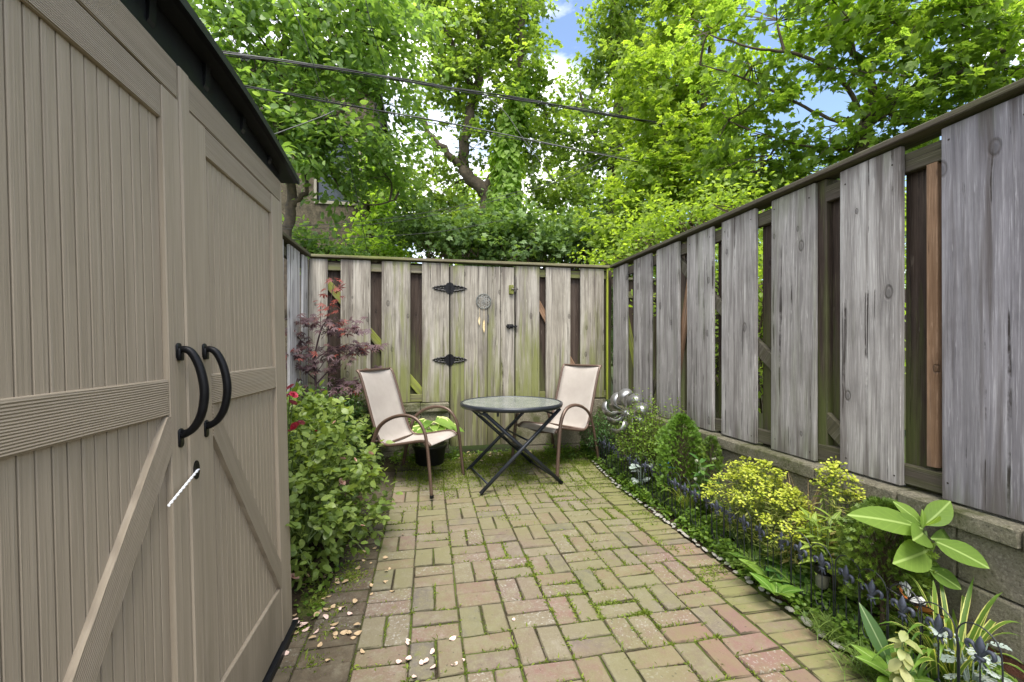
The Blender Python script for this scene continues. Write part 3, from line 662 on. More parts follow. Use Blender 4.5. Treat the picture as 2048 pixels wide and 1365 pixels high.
for i in range(6):
    y = .62+i*.25; z1 = rz_(y)-.001
    rb = MB(); rb.prism([(.0005, 1.93), (.006, 1.94), (.010, z1), (.0005, z1)], -.012, .012, Matrix(((1, 0, 0, 0), (0, 0, -1, y), (0, 1, 0, 0), (0, 0, 0, 1)))); rb.build('rib', M_ROOF, roof)
for i in range(11):
    y = .46+i*.16
    rb = MB(); rb.cbox((xa+.02, y-.018, rz_(y)+.02), (xb-.02, y+.018, rz_(y)+.045), .008); rb.build('roof_ridge', M_ROOF, roof)
# white twist tie in the lock hole
sh = SH.matrix_basis
p0, p1 = sh@Vector((.016, 1.246, .890)), sh@Vector((.030, 1.085, .852)); tw = MB()
for ph in (0, PI):
    pts = []
    for i in range(61):
        t = i/60; c = p0.lerp(p1, t); a = t*34+ph; pts.append(c+Vector((math.cos(a), 0, math.sin(a)))*.0014)
    tw.tube(pts, .0022, 5)
tag(tw.build('twist_tie', simple('white_plastic', (.8, .8, .82), .4), None, True), 'white twisted tie hanging out of the lock hole between the shed doors', 'tie')
# ---------------- chairs ----------------
M_FRAME = simple('bronze_tube', (.105, .068, .05), .38, .25, .2, 90, .15)
def slingmat():
    m = NT('sling'); tc = m.n('TexCoord').outputs['Object']
    a = m.noise(m.vm('MULTIPLY', tc, (900, 260, 260)), 1, 2, .6); b = m.noise(tc, 7, 4); c = m.mix(m.range(b, .3, .7), (.39, .35, .315), (.465, .425, .385))
    c = m.mix(m.range(a, .35, .7, 0, .35), c, (.36, .32, .28)); c = m.mix(m.range(m.noise(tc, 23, 4), .6, .75, 0, .3), c, (.33, .33, .24))
    p = m.pbsdf(c, .75, m.bump(a, .3, .001), spec=.25); t = m.n('BsdfTranslucent', {'Color': c}).outputs[0]
    return m.done(m.n('MixShader', {0: .18, 1: p, 2: t}).outputs[0])
M_SLING = slingmat()
def make_chair(name, label):
    t = thing(name, label, 'chair', group='two sling patio chairs at the round table')
    prof = smoothline([(.275, .395), (.235, .425), (.16, .424), (0, .392), (-.13, .372), (-.195, .395), (-.235, .46), (-.285, .60), (-.345, .79), (-.40, .945), (-.43, .985)], 4)if False else smoothline([(0, .275, .395), (0, .235, .425), (0, .16, .424), (0, 0, .392), (0, -.13, .372), (0, -.195, .395), (0, -.235, .46), (0, -.285, .60), (0, -.345, .79), (0, -.40, .945), (0, -.435, .99)], 4)
    sl = MB(); n = len(prof); NX = 10; hw = .232
    vs = []
    for off in (0, -.004):
        for i, p in enumerate(prof):
            for j in range(NX+1):
                x = -hw+2*hw*j/NX; sag = -.018*(1-(x/hw)**2)*min(1, i/4, (n-1-i)/3+.35)
                q = prof[min(i+1, n-1)]-prof[max(i-1, 0)]; nn = Vector((0, -q.z, q.y)).normalized(); nn = -nn if nn.z < 0 and abs(nn.z) > .3 else nn
                if nn.y < 0 and i > n*.55: nn = -nn
                vs.append(Vector((x, p.y, p.z))+nn*(sag+off))
    m = (NX+1)*n; fs = []
    for i in range(n-1):
        for j in range(NX):
            a = i*(NX+1)+j; fs += [(a, a+1, a+NX+2, a+NX+1), (m+a, m+a+NX+1, m+a+NX+2, m+a+1)]
    for i in range(n-1):
        a = i*(NX+1); b = a+NX; fs += [(a, a+NX+1, m+a+NX+1, m+a), (b, m+b, m+b+NX+1, b+NX+1)]
    a = (n-1)*(NX+1); fs += [(j, m+j, m+j+1, j+1) for j in range(NX)]+[(a+j, a+j+1, m+a+j+1, m+a+j) for j in range(NX)]
    sl.add(vs, fs); sl.build('sling_seat', M_SLING, t, True)
    for s in (-1, 1):
        rl = MB(); rl.tube([(s*(hw+.006), p.y, p.z) for p in prof], .0125, 10); rl.build('side_rail', M_FRAME, t, True)
        hp = smoothline([(s*.292, .315, .002), (s*.288, .295, .20), (s*.285, .268, .42), (s*.282, .235, .535), (s*.28, .165, .612), (s*.28, .06, .635), (s*.28, -.06, .61), (s*.28, -.165, .545), (s*.28, -.225, .44), (s*.284, -.275, .26), (s*.288, -.335, .002)], 5)
        hb = MB(); hb.tube(hp, .0135, 10, flat=1.25); h = hb.build('arm_hoop', M_FRAME, t, True)
        for q in (hp[0], hp[-1]): f = MB(); f.lathe([(.017, 0), (.017, .02), (.014, .026)], 10, M=Matrix.Translation((q.x, q.y, 0))); f.build('foot_cap', M_BLACK, h)
        ft = MB(); ft.tube([(s*.238, .215, .415), (s*.283, .262, .405)], .009, 8); ft.tube([(s*.238, -.21, .40), (s*.28, -.235, .41)], .009, 8); ft.build('bracket', M_FRAME, t, True)
    for y, z in ((.225, .402), (-.175, .372)): cb = MB(); cb.tube([(-.236, y, z), (0, y, z-.035), (.236, y, z)] if y > 0 else [(-.236, y, z), (.236, y, z)], .0105, 8); cb.build('crossbar', M_FRAME, t, True)
    cb = MB(); cb.tube(smoothline([(-.24, -.432, .985), (0, -.425, .985), (.24, -.432, .985)]), .011, 8); cb.build('top_bar', M_FRAME, t, True)
    return t
c1 = make_chair('patio_chair', 'beige sling patio chair with bronze arms left of the table, beside the rose bush')
c1.location = (-.095, 3.885, .022); c1.rotation_euler = (0, 0, math.atan2(-.50, .87)-PI/2)
c2 = copy_tree(c1); c2['label'] = 'beige sling patio chair with bronze arms right of and behind the table, by the gate'
c2.location = (1.238, 4.135, .035); c2.rotation_euler = (0, 0, math.atan2(-.54, -.84)-PI/2)
# ---------------- table ----------------
M_TUBE = simple('graphite_tube', (.022, .026, .034), .36, .2, .25, 90, .15)
def glassmat():
    m = NT('table_glass'); tc = m.n('TexCoord').outputs['Object']; v = m.n('TexVoronoi', {'Vector': tc, 'Scale': 130.}).outputs['Distance']; d = m.noise(tc, 9, 4)
    c = m.mix(m.range(d, .35, .65), (.25, .28, .265), (.36, .38, .35))
    return m.done(m.pbsdf(c, .22, m.bump(v, .25, .002), spec=.6, **{'Transmission Weight': .45, 'IOR': 1.45}))
TB = thing('folding_table', 'round grey glass-topped folding patio table with crossed dark metal legs', 'table', (.745, 3.86, .015), math.radians(9.5))
R_ = .452; zt = .70
g = MB(); g.lathe([(R_-.014, zt-.006), (R_-.014, zt+.0)], 64); g.build('table_glass', glassmat(), TB)
g = MB(); pf = [(R_-.013, zt-.008), (R_-.013, zt+.003), (R_-.004, zt+.006), (R_+.008, zt+.002), (R_+.010, zt-.014), (R_+.003, zt-.034), (R_-.006, zt-.034), (R_-.008, zt-.010)]
n = 72; vs = [(r*math.cos(2*PI*j/n), r*math.sin(2*PI*j/n), z) for r, z in pf for j in range(n)]; k = len(pf)
g.add(vs, [(i*n+j, i*n+(j+1) % n, ((i+1) % k)*n+(j+1) % n, ((i+1) % k)*n+j) for i in range(k) for j in range(n)]); g.build('rim', M_TUBE, TB, True)
for s, yy, xt in ((1, .285, .345), (-1, .262, .345)):
    for q in (-1, 1):
        y = q*yy; b = MB(); a0 = Vector((-s*.375, y, .004)); a1 = Vector((s*xt, y, zt-.04)); b.tube([a0, a1], .0135, 10, flat=1.2); lg = b.build('leg', M_TUBE, TB, True)
        f = MB(); f.tube([a0-Vector((0, 0, .002)), a0+(a1-a0)*.035], .0165, 10); f.build('foot_cap', M_BLACK, lg)
        for tt in (.52, .66): 
            c = a0.lerp(a1, tt); f = MB(); f.tube([c+Vector((0, -.017, 0)), c+Vector((0, .017, 0))], .005, 8); f.build('rivet', M_RUST, lg)
    for tt in (.10, .93, .60 if s > 0 else .45):
        c = Vector((-s*.375, 0, 0)).lerp(Vector((s*xt, 0, zt-.04)), tt); b = MB(); b.tube([c+Vector((0, -yy, 0)), c+Vector((0, yy, 0))], .009, 8); b.build('crossbar', M_TUBE, TB, True)
for x in (-.36, .36): b = MB(); b.tube([(x, -.27, zt-.022), (x, .27, zt-.022)], .011, 8); b.build('crossbar', M_TUBE, TB, True)
b = MB(); b.tube([(-.23, -.30, zt-.01), (-.23, -.30, zt-.075)], .010, 8); b.build('stop_peg', M_TUBE, TB)
# ---------------- dreamcatcher on the gate ----------------
pc = onY(967, 603, YB-.004); DC = thing('dreamcatcher', 'small round dreamcatcher with three feathers hanging on the gate', 'dreamcatcher', (pc.x, YB-.008, pc.z))
M_SILV = simple('cord_grey', (.30, .31, .30), .5); r = .078
b = MB(); b.tube([(r*math.cos(a), 0, r*math.sin(a)) for a in np.linspace(0, 2*PI, 29)], .0045, 6); b.build('hoop', simple('wrapped_hoop', (.10, .11, .10), .6), DC)
b = MB()
for k in range(5):
    for i in range(9):
        a = 2*PI*i/9+k*.35; a2 = a+2*PI/9; r0 = r*(1-k*.19); rm = r*(1-(k+1)*.19)
        b.tube([(r0*math.cos(a), 0, r0*math.sin(a)), (rm*math.cos((a+a2)/2), 0, rm*math.sin((a+a2)/2)), (r0*math.cos(a2), 0, r0*math.sin(a2))], .0018, 3, cap=False)
b.build('web', M_SILV, DC)
for dx, dz, l, cl in ((-.045, -.16, .10, (.55, .45, .27)), (.005, -.19, .15, (.55, .42, .22)), (.05, -.13, .11, (.07, .065, .06))):
    b = MB(); b.tube([(dx*.9, 0, -r*.85), (dx, -.003, dz)], .0014, 4)
    out = [(dx+.010*math.sin(PI*t)*(1+.3*math.sin(9*t)), dz-l*t) for t in fr(0, 1, 8)]+[(dx-.014*math.sin(PI*t), dz-l*t) for t in fr(1, 0, 8)][1:-1]
    b.prism(out, -.001, .001, Matrix(((1, 0, 0, 0), (0, 0, 1, -.006), (0, 1, 0, 0), (0, 0, 0, 1)))); b.build('feather', simple('feather', cl, .8, 0, .35, 60), DC)
# ---------------- wind spinner ----------------
M_STEEL = simple('brushed_steel', (.34, .34, .34), .38, .8, .15, 30)
pc = onX(1252, 825, 1.72); WS = thing('wind_spinner', 'silver metal wind spinner with curled crescent blades at the far corner of the flower bed', 'wind spinner', (pc.x, pc.y, bedz(pc.x, pc.y)))
zc = pc.z-WS.location.z
b = MB(); b.tube([(0, .03, -.05), (0, .03, zc)], .007, 8); b.build('pole', M_RUST, WS)
axm = Matrix.Rotation(-.6, 3, 'Z')
for i in range(9):
    a = 2*PI*i/9; ca, sa = math.cos(a), math.sin(a); vs = []; N_ = 12
    rc = .105 if i % 2 else .125
    for k in range(N_+1):
        t = k/N_; th = 3.3*t-.5; ro = .066; wd_ = .062*math.sin(PI*min(1, t*1.0))**.6+.002
        ex, ey = math.cos(th)*ro, math.sin(th)*ro       # crescent curl in the blade's own plane
        for sgn in (-1, 1):
            p = Vector((rc+ex+sgn*wd_*.5*math.cos(th), (.03 if i % 2 else -.05)+sgn*wd_*.55, ey+sgn*wd_*.5*math.sin(th)))
            vs.append(Vector((0, 0, zc))+axm@Vector((p.x*ca-p.z*sa, p.y, p.x*sa+p.z*ca)))
    b = MB(); b.add(vs, [(2*k, 2*k+1, 2*k+3, 2*k+2) for k in range(N_)]); o = b.build('blade', M_STEEL, WS, True)
    md = o.modifiers.new('thick', 'SOLIDIFY'); md.thickness = .0022
b = MB()
for i in range(12): a = 2*PI*i/12; q = axm@Vector((.12*math.cos(a), 0, .12*math.sin(a))); b.tube([(0, 0, zc), (q.x, q.y, zc+q.z)], .003, 5)
b.lathe([(.004, -.01), (.018, -.004), (.018, .004), (.004, .01)], 12, M=Matrix.Translation((0, 0, zc)) @ Matrix.Rotation(PI/2, 4, 'X')); b.build('hub', M_STEEL, WS)
# ---------------- wire border with fleur-de-lis ----------------
M_WIRE = simple('border_wire', (.018, .02, .025), .5); M_FLEUR = simple('fleur_iron', (.045, .052, .075), .55, .1, .25, 90)
def fleur_mesh():
    b = MB(); Mf = Matrix(((0, 0, 1, 0), (1, 0, 0, 0), (0, 1, 0, 0), (0, 0, 0, 1)))
    b.lathe([(.002, -.012), (.0045, -.006), (.004, 0), (.008, .014), (.0125, .030), (.011, .045), (.005, .058), (.0008, .066)], 12, M=Matrix.Scale(.7, 4, Vector((1, 0, 0))))
    for s in (-1, 1):
        b.tube(smoothline([(0, 0, .0), (0, s*.010, .014), (0, s*.022, .030), (0, s*.034, .030), (0, s*.038, .017), (0, s*.031, .009)]), [.003, .0045, .0055, .0065, .0065, .006, .005, .004], 8)
        b.tube(smoothline([(0, 0, -.004), (0, s*.010, -.012), (0, s*.016, -.024)]), [.0045, .002], 8)
    b.tube([(0, -.013, -.003), (0, .013, -.003)], .0058, 8); b.tube([(0, 0, -.008), (0, 0, -.032)], [.0045, .001], 8)
    me = bpy.data.meshes.new('fleur'); me.from_pydata([tuple(v) for v in b.v], [], b.f); me.materials.append(M_FLEUR); me.shade_smooth(); return me
FME = fleur_mesh()
PT = .1115; n_arch = 4
wl_ = ['nearest the camera, before the silver-leaved plant', 'in front of the butterfly ornament', 'beside the black solar light', 'in front of the glossy broad-leaved weeds', 'below the yellow spurge flowers', 'beside the white flower buds', 'beside the blue dragonfly ornament', 'farthest from the camera, by the wind spinner']
for sct in range(7):
    y0 = .985+sct*n_arch*PT; x = 1.672+.012*math.sin(sct*2.1)
    W = thing('wire_border', 'black wire border section with fleur-de-lis finials, '+wl_[sct], 'border fence', (x, y0, gz(x, y0)), random.uniform(-.02, .02), 'wire border sections along the brick edge')
    for k in range(n_arch):
        ya = k*PT; tl = random.uniform(-.01, .01)
        pts = [(0, ya, -.06), (tl*.5, ya, .24)]+[(tl, ya+PT/2-PT/2*math.cos(t), .285+.062*math.sin(t)) for t in fr(0, PI, 10)]+[(tl*.5, ya+PT-.004, .24), (0, ya+PT-.004, -.06)]
        b = MB(); b.tube(pts, .0023, 5); b.build('wire_arch', M_WIRE, W, True)
        b = MB(); b.tube([(0, ya+PT/2, -.05), (0, ya+PT/2, .225)], .0022, 5)
        for s in (-1, 1): b.tube(smoothline([(0, ya+PT/2, .10), (0, ya+PT/2+s*.02, .075), (0, ya+PT/2+s*.035, .10), (0, ya+PT/2+s*.035, .13)]), .0018, 4)
        b.build('wire_stem', M_WIRE, W)
        o = bpy.data.objects.new('finial', FME); COL.objects.link(o); o.parent = W; o.location = (0, ya+PT/2, .248); o.rotation_euler = (0, random.uniform(-.06, .06), random.uniform(-.25, .25))
# ---------------- solar light ----------------
p = onX(1640, 1225, 1.74); SL = thing('solar_light', 'black solar path light with a clear ribbed lens standing in the flower bed', 'solar light', (p.x, p.y, bedz(p.x, p.y)-.01), 0); SL.rotation_euler = (0, .08, 0)
b = MB(); b.tube([(0, 0, -.05), (0, 0, .115)], .0085, 10); b.build('stake', M_BLACK, SL, True)
b = MB(); b.lathe([(.019, .105), (.025, .115), (.029, .165), (.029, .172)], 20); b.build('lens', simple('lens_plastic', (.13, .13, .10), .25, 0, .2, 50), SL, True)
b = MB(); b.lathe([(.029, .170), (.034, .172), (.035, .20), (.031, .204), (.030, .200)], 24); b.build('cap', M_BLACK, SL)
# ---------------- butterfly and dragonfly ornaments ----------------
def wing(outer, z0=0.): return outer
M_BW = simple('wing_white', (.48, .48, .47), .4); M_BO = simple('wing_orange', (.45, .13, .03), .45, 0, .3, 60)
def butterfly(loc, rz, tilt, mat, s, label, nm='butterfly_ornament'):
    T = thing(nm, label, 'garden ornament', loc, rz); T.rotation_euler = (tilt, 0, rz)
    for sg in (-1, 1):
        for o_ in ([(.0, .004), (.03, .05), (.07, .062), (.085, .045), (.07, .018), (.03, .0)], [(0, .0), (.035, -.004), (.058, -.022), (.05, -.046), (.028, -.05), (.008, -.02)]):
            M_ = Matrix.Rotation(sg*-.5, 4, 'Y'); pts = [(sg*x*s, y*s) for x, y in o_]
            if sg < 0: pts = pts[::-1]
            b = MB(); b.prism(pts, -.0008, .0008, M_); wg = b.build('wing', mat, T)
            b = MB(); cx = sum(q[0] for q in pts)/6; cy = sum(q[1] for q in pts)/6
            P3 = [M_@Vector((x, y, .0012)) for x, y in pts]; b.tube(P3+[P3[0]], .0022*s, 4); r0 = M_@Vector((0, 0, .0012))
            for q in P3[1:]: b.tube([r0, q], .0013*s, 4)
            mids = [P3[i].lerp(P3[i+1], .5).lerp(r0, .22) for i in range(1, 5)]
            for a_, c_ in zip(mids, mids[1:]): b.tube([a_, c_], .0011*s, 4)
            b.build('wing_veins', M_BLACK, wg)
    b = MB(); b.tube([(0, -.03*s, 0), (0, 0, .003), (0, .025*s, .002)], [.003*s, .0045*s, .003*s], 8); b.tube([(0, .02*s, 0), (.012*s, .045*s, .008)], .0008, 4); b.tube([(0, .02*s, 0), (-.012*s, .045*s, .008)], .0008, 4); b.build('body', M_BLACK, T)
    h = loc[2]; b = MB(); Ri = Euler(T.rotation_euler).to_matrix().inverted(); b.tube([(0, 0, 0), Ri@Vector((0, 0, -h+.02))], .002, 5); b.build('stake', M_WIRE, T)
p = onD(1815, 1202, 1.60); butterfly(tuple(p), .3, .3, M_BW, .85, 'white butterfly garden stake with black veined wings among the striped leaves')
p = onD(1845, 1224, 1.57); butterfly(tuple(p), 1.2, .35, M_BO, 1.0, 'orange butterfly garden stake with black veins just below the white one')
p = onX(1335, 935, 1.74); DG = thing('dragonfly_ornament', 'bright blue dragonfly garden stake in front of the round evergreen', 'garden ornament', tuple(p), .9)
M_BLU = simple('blue_enamel', (.02, .18, .50), .3)
b = MB(); b.tube([(0, -.055, 0), (0, .03, .004), (0, .045, .004)], [.003, .006, .007], 8); b.build('body', M_BLU, DG, True)
for s in (-1, 1):
    for a in (.25, -.2):
        b = MB(); b.prism([(0, 0), (s*.02, .008), (s*.065, .010), (s*.075, 0), (s*.06, -.008), (s*.02, -.006)][::s], -.0008, .0008, Matrix.Translation((0, .02+a*.03, .004)) @ Matrix.Rotation(a*s, 4, 'Z') @ Matrix.Rotation(-.35*s, 4, 'Y')); b.build('wing', M_BLU, DG)
b = MB(); b.tube([(0, 0, 0), (0, 0, -p.z+.05)], .002, 5); b.build('stake', M_WIRE, DG)
# ---------------- white edging stones ----------------
M_STONE = concrete('white_stone', (.60, .56, .49), (.78, .75, .69), (.28, .25, .16), .3)
st_me = []
for k in range(8):
    b = MB(); n = 10; 
    prf = [(0.02, 0), (.8, .12), (1, .45), (.75, .85), (.05, 1)]; b.lathe(prf, n); ph = random.random()*6
    b.v = [(v[0]*(1+.28*math.sin(2*math.atan2(v[1], v[0])+ph)+.12*math.sin(5*math.atan2(v[1], v[0])+ph)), v[1]*.75, v[2]*.7+.1*v[0]) for v in b.v]
    me = bpy.data.meshes.new('white_stone'); me.from_pydata(b.v, [], b.f); me.materials.append(M_STONE); me.shade_smooth(); st_me.append(me)
y = .95
while y < 4.1:
    x = 1.614+random.gauss(0, .007); s = random.uniform(.010, .020)*(1.5 if y < 1.7 else 1.05)
    o = bpy.data.objects.new('white_stone', random.choice(st_me)); COL.objects.link(o); o.location = (x, y, gz(x, y)+.009); o.scale = (s, s*random.uniform(.8, 1.5), s*.9); o.rotation_euler = (random.uniform(-.3, .3), random.uniform(-.3, .3), random.uniform(0, 6.3))
    tag(o, 'small white pebble in the line between brick edge and flower bed', 'pebble', 'white pebbles lining the flower bed'); y += s*random.uniform(1.4, 3.6)
# ---------------- fallen petals ----------------
def petal(name, col):
    mes = []
    mt = simple(name, col, .65, 0, .2, 90)
    for k in range(4):
        b = MB(); n = 6; vs = []
        for i in range(n+1):
            t = i/n; wd_ = .0125*math.sin(PI*min(1, t*.92+.05))**.7
            for j in (-1, 0, 1): vs.append((t*.03-.015, j*wd_, .006*(j*j)*(.6+.4*random.random())+.012*(t-.5)**2/.25*(.5+random.random()*.6)))
        b.add(vs, [(i*3+j, i*3+j+1, i*3+j+4, i*3+j+3) for i in range(n) for j in (0, 1)]); me = bpy.data.meshes.new(name); me.from_pydata(vs, [], b.f); me.materials.append(mt); me.shade_smooth(); mes.append(me)
    return mes
PP = petal('fallen_petal', (.60, .44, .38)); PD = petal('dry_leaf', (.40, .29, .17))
def scatter(mes, pts, label, cat, grp):
    for x, y in pts:
        o = bpy.data.objects.new(mes[0].name.split('.')[0], random.choice(mes)); COL.objects.link(o); s = random.uniform(.55, 1.05); o.scale = (s*1.1, s*.95, s*.45)
        o.location = (x, y, gz(x, y)+.003); o.rotation_euler = (random.uniform(-.35, .35)+(PI if random.random() < .25 else 0), random.uniform(-.3, .3), random.uniform(0, 6.3))
        if o.rotation_euler.x > 2: o.location.z += .012
        tag(o, label, cat, grp)
px = [(646, 1211), (680, 1223), (608, 1250), (594, 1252), (612, 1262), (633, 1266), (574, 1309), (816, 1283), (815, 1292), (865, 1306), (866, 1337), (817, 1320), (843, 1328), (852, 1325), (909, 1332), (829, 1357), (927, 1323), (798, 1326), (1027, 1241), (652, 1238), (640, 1225), (700, 1230), (590, 1243), (600, 1256), (905, 1280), (665, 1262)]
scatter(PP, [tuple(onz(u, v).xy) for u, v in px], 'pale pink fallen rose petal on the bricks at the lower left', 'petal', 'fallen petals on the bricks')
scatter(PD, [(random.gauss(-.42, .12), random.uniform(1.75, 2.9)) for _ in range(60)], 'dry brown petal on the ground at the foot of the rose bush', 'dry petal', 'dry petals under the rose bush')
scatter(PD, [(random.uniform(.3, 1.9), random.uniform(4.25, 4.58)) for _ in range(80)], 'dry brown leaf lying on the moss at the foot of the gate', 'dry leaf', 'dry leaves by the gate')
# ---------------- moss and grass in the joints ----------------
M_MOSS = leafmat('moss_blade', [(0, (.085, .12, .015)), (.5, (.15, .20, .028)), (1, (.25, .31, .045))], .35, .6)
P = []
def hsh(x, y): return math.sin(x*3.1+1.3*math.sin(y*2.3))*math.cos(y*2.7+x*1.1)+.5*math.sin(x*9+y*7)
for i in range(9):
    for j in range(2, 19):
        a = X0+MODU*i; c = Y0+MODU*j
        for (xa_, ya_, xb_, yb_) in ((a, c, a+MODU, c), (a, c, a, c+MODU), ((a+MODU/2, c, a+MODU/2, c+MODU) if (i+j) % 2 else (a, c+MODU/2, a+MODU, c+MODU/2))):
            if xb_ > 1.40: continue
            k = hsh((xa_+xb_)/2, (ya_+yb_)/2)+random.uniform(-.6, .6); n = int(max(0, 18+k*k*np.sign(k)*75)*(1.3 if ya_ > 3.2 else 1))
            if n > 0:
                t = np.clip(rng.normal(rng.random(), .30, n), 0, 1); P.append(np.stack([xa_+(xb_-xa_)*t+rng.normal(0, .0055, n), ya_+(yb_-ya_)*t+rng.normal(0, .0055, n)], -1))
for _ in range(420):  # patches on the mossy far part
    cx, cy = rng.uniform(-.2, 1.6), 4.5-abs(rng.normal(0, .42)); n = 130; P.append(np.stack([rng.normal(cx, .05, n), rng.normal(cy, .035, n)], -1))
for _ in range(26):
    cx, cy = -.33-abs(rng.normal(0, .13)), rng.uniform(1.75, 3.3); n = 110; P.append(np.stack([rng.normal(cx, .03, n), rng.normal(cy, .04, n)], -1))
for _ in range(40):
    cx, cy = rng.uniform(1.40, 1.6), rng.uniform(2., 4.4); n = 50; P.append(np.stack([rng.normal(cx, .02, n), rng.normal(cy, .03, n)], -1))
P = np.concatenate(P); P = P[(P[:, 1] < 4.62) & (P[:, 0] < 1.65)]; N = len(P)
tt = np.clip((P[:, 1]-3.4)/1.2, 0, 1); gzz = .10*tt*tt*(3-2*tt)
d = rdir(N, .55); d[:, 2] = np.abs(d[:, 2]); hl_ = rng.uniform(.009, .026, N)
npmesh('moss_tufts', [place(RHOMB, np.column_stack([P, gzz-.004]), d, rdir(N, .5), hl_, hl_*.3, .4)], M_MOSS, None, 'stuff')
# ---------------- foliage materials ----------------
LG = lambda k=1.: [(0, (0.050*k, 0.087*k, 0.030*k)), (.5, (0.101*k, 0.162*k, 0.050*k)), (1, (0.202*k, 0.280*k, 0.101*k))]
M_LT = leafmat('leaves_left_tree', LG(1.6), .5, .45)
M_CT = leafmat('leaves_center_tree', [(0, (0.069, 0.114, 0.034)), (.45, (0.158, 0.238, 0.054)), (1, (0.337, 0.438, 0.107))], .55, .5)
M_IVY = leafmat('ivy_bright', [(0, (0.132, 0.224, 0.043)), (.5, (0.212, 0.325, 0.059)), (1, (0.323, 0.448, 0.101))], .5, .5)
M_RT = leafmat('leaves_right_tree', [(0, (0.082, 0.134, 0.034)), (.5, (0.171, 0.258, 0.050)), (1, (0.283, 0.392, 0.084))], .62, .5)
M_YG = leafmat('leaves_yellow_green', [(0, (0.121, 0.185, 0.034)), (.5, (0.212, 0.302, 0.050)), (1, (0.334, 0.426, 0.084))], .55, .5)
M_DK = leafmat('leaves_dark', [(0, (0.065, 0.117, 0.043)), (.6, (0.147, 0.234, 0.077)), (1, (0.292, 0.425, 0.151))], .35, .5)
M_BARK = simple('bark', (.085, .065, .045), .9, 0, .45, 22, .8)
M_BARKG = simple('bark_pale', (.17, .145, .11), .9, 0, .35, 30, .8)
M_STEM = simple('green_stem', (.09, .14, .03), .6, 0, .25, 60)
M_TWIG = simple('brown_twig', (.09, .065, .04), .85, 0, .35, 60)
def ell(n, c, r, shell=.5):
    d = unit(rng.normal(size=(n, 3))); q = rng.random(n)**shell
    return np.asarray(c)+d*q[:, None]*np.asarray(r), d
def twigleaves(cent, outw, per, span, L, tp, wid, updev=.55, droop=.3, spread=.06, lift=.1, bright=None):
    """leaves in alternating sprays along short twigs"""
    K = len(cent); dirs = unit(outw+rng.normal(size=(K, 3))*.45+np.array([0, 0, lift]))
    t = rng.random((K, per))*span
    pos = cent[:, None]+dirs[:, None]*t[..., None]+rng.normal(size=(K, per, 3))*spread*np.array([1, 1, .6])
    side = np.cross(dirs, [0, 0, 1.]); sgn = rng.choice([-1., 1.], size=(K, per))
    d = dirs[:, None]*.55+side[:, None]*sgn[..., None]*.8+rng.normal(size=(K, per, 3))*.35+np.array([0, 0, -.18])
    n = np.array([0, 0, 1.])+rng.normal(size=(K, per, 3))*updev
    ln = L*rng.uniform(.6, 1.2, K*per)
    rr = None if bright is None else np.clip(np.repeat(rng.random(K), per)*.6+rng.random(K*per)*.5+bright, 0, 1)
    return place(tp, pos.reshape(-1, 3), d.reshape(-1, 3), n.reshape(-1, 3), ln, ln*wid, droop, rr), dirs
def clump_world(c):
    u, v, D, ru, rv, rd, n = c
    p = onD(u, v, D); return np.array(p), np.array((ru*D/F, rd, rv*D/F)), n
THIN = .72
def tree(name, label, trunks, clumps, L, mat, bark, tp=RHOMB, wid=.6, per=40, span=.45, spread=.09, group=None, cat='tree', shell=.55, updev=.6, extra=None, twr=.006, lift=.1):
    root = thing(name, label, cat, tuple(trunks[0][0][0][:2])+(0,) if trunks else tuple(clump_world(clumps[0])[0][:2])+(0,), 0, group)
    off = Vector(root.location); parts = []; nodes = []
    tb = MB()
    for pts, r0, r1 in trunks:
        sm = smoothline(pts, 5); sm = [p+Vector([random.gauss(0, r0*.18) for _ in range(3)]) if 0 < i < len(sm)-1 else p for i, p in enumerate(sm)]
        tb.tube([p-off for p in sm], [r0+(r1-r0)*i/(len(sm)-1) for i in range(len(sm))], 9); nodes += sm
    br = MB()
    for c in clumps:
        C, R, n = clump_world(c); n = int(n*THIN); K = max(3, n//per)
        cent, d = ell(K, C, R, shell)
        tw, dirs = twigleaves(cent, d*np.array([1, 1, .3]), per, span, L, tp, wid, updev, .3, spread, lift, 0.)
        parts.append(tw)
        if nodes:
            near = min(nodes, key=lambda q: (q-Vector(C)).length+abs(q.z-C[2])*.3)
            mid = near.lerp(Vector(C), .5)+Vector((random.uniform(-.15, .15), random.uniform(-.15, .15), .12*np.linalg.norm(R)))
            limb = smoothline([near, mid, Vector(C)], 6); l0 = (Vector(C)-near).length
            br.tube([p-off for p in limb], [min(.05, .012+.013*l0)*(1-.7*i/(len(limb)-1)) for i in range(len(limb))], 5)
            for q, dd in list(zip(cent, dirs))[:int(K*.6)]:
                s = limb[random.randrange(len(limb)//2, len(limb))]; e = Vector(q)+Vector(dd)*span*.8
                m_ = s.lerp(e, .55)+Vector((random.gauss(0, .05), random.gauss(0, .05), random.uniform(.0, .10)))
                br.tube([s-off, m_-off, e-off], [twr, twr*.7, twr*.3], 3, cap=False)
    if tb.v: tb.build('trunk', bark, root, True)
    if br.v: br.build('branches', bark, root)
    if extra: parts += extra
    parts = [(V-np.array(off), T, A) for V, T, A in parts]
    npmesh('crown', parts, mat, root, 'stuff')
    return root
W = lambda *a: [onD(*q) for q in a]
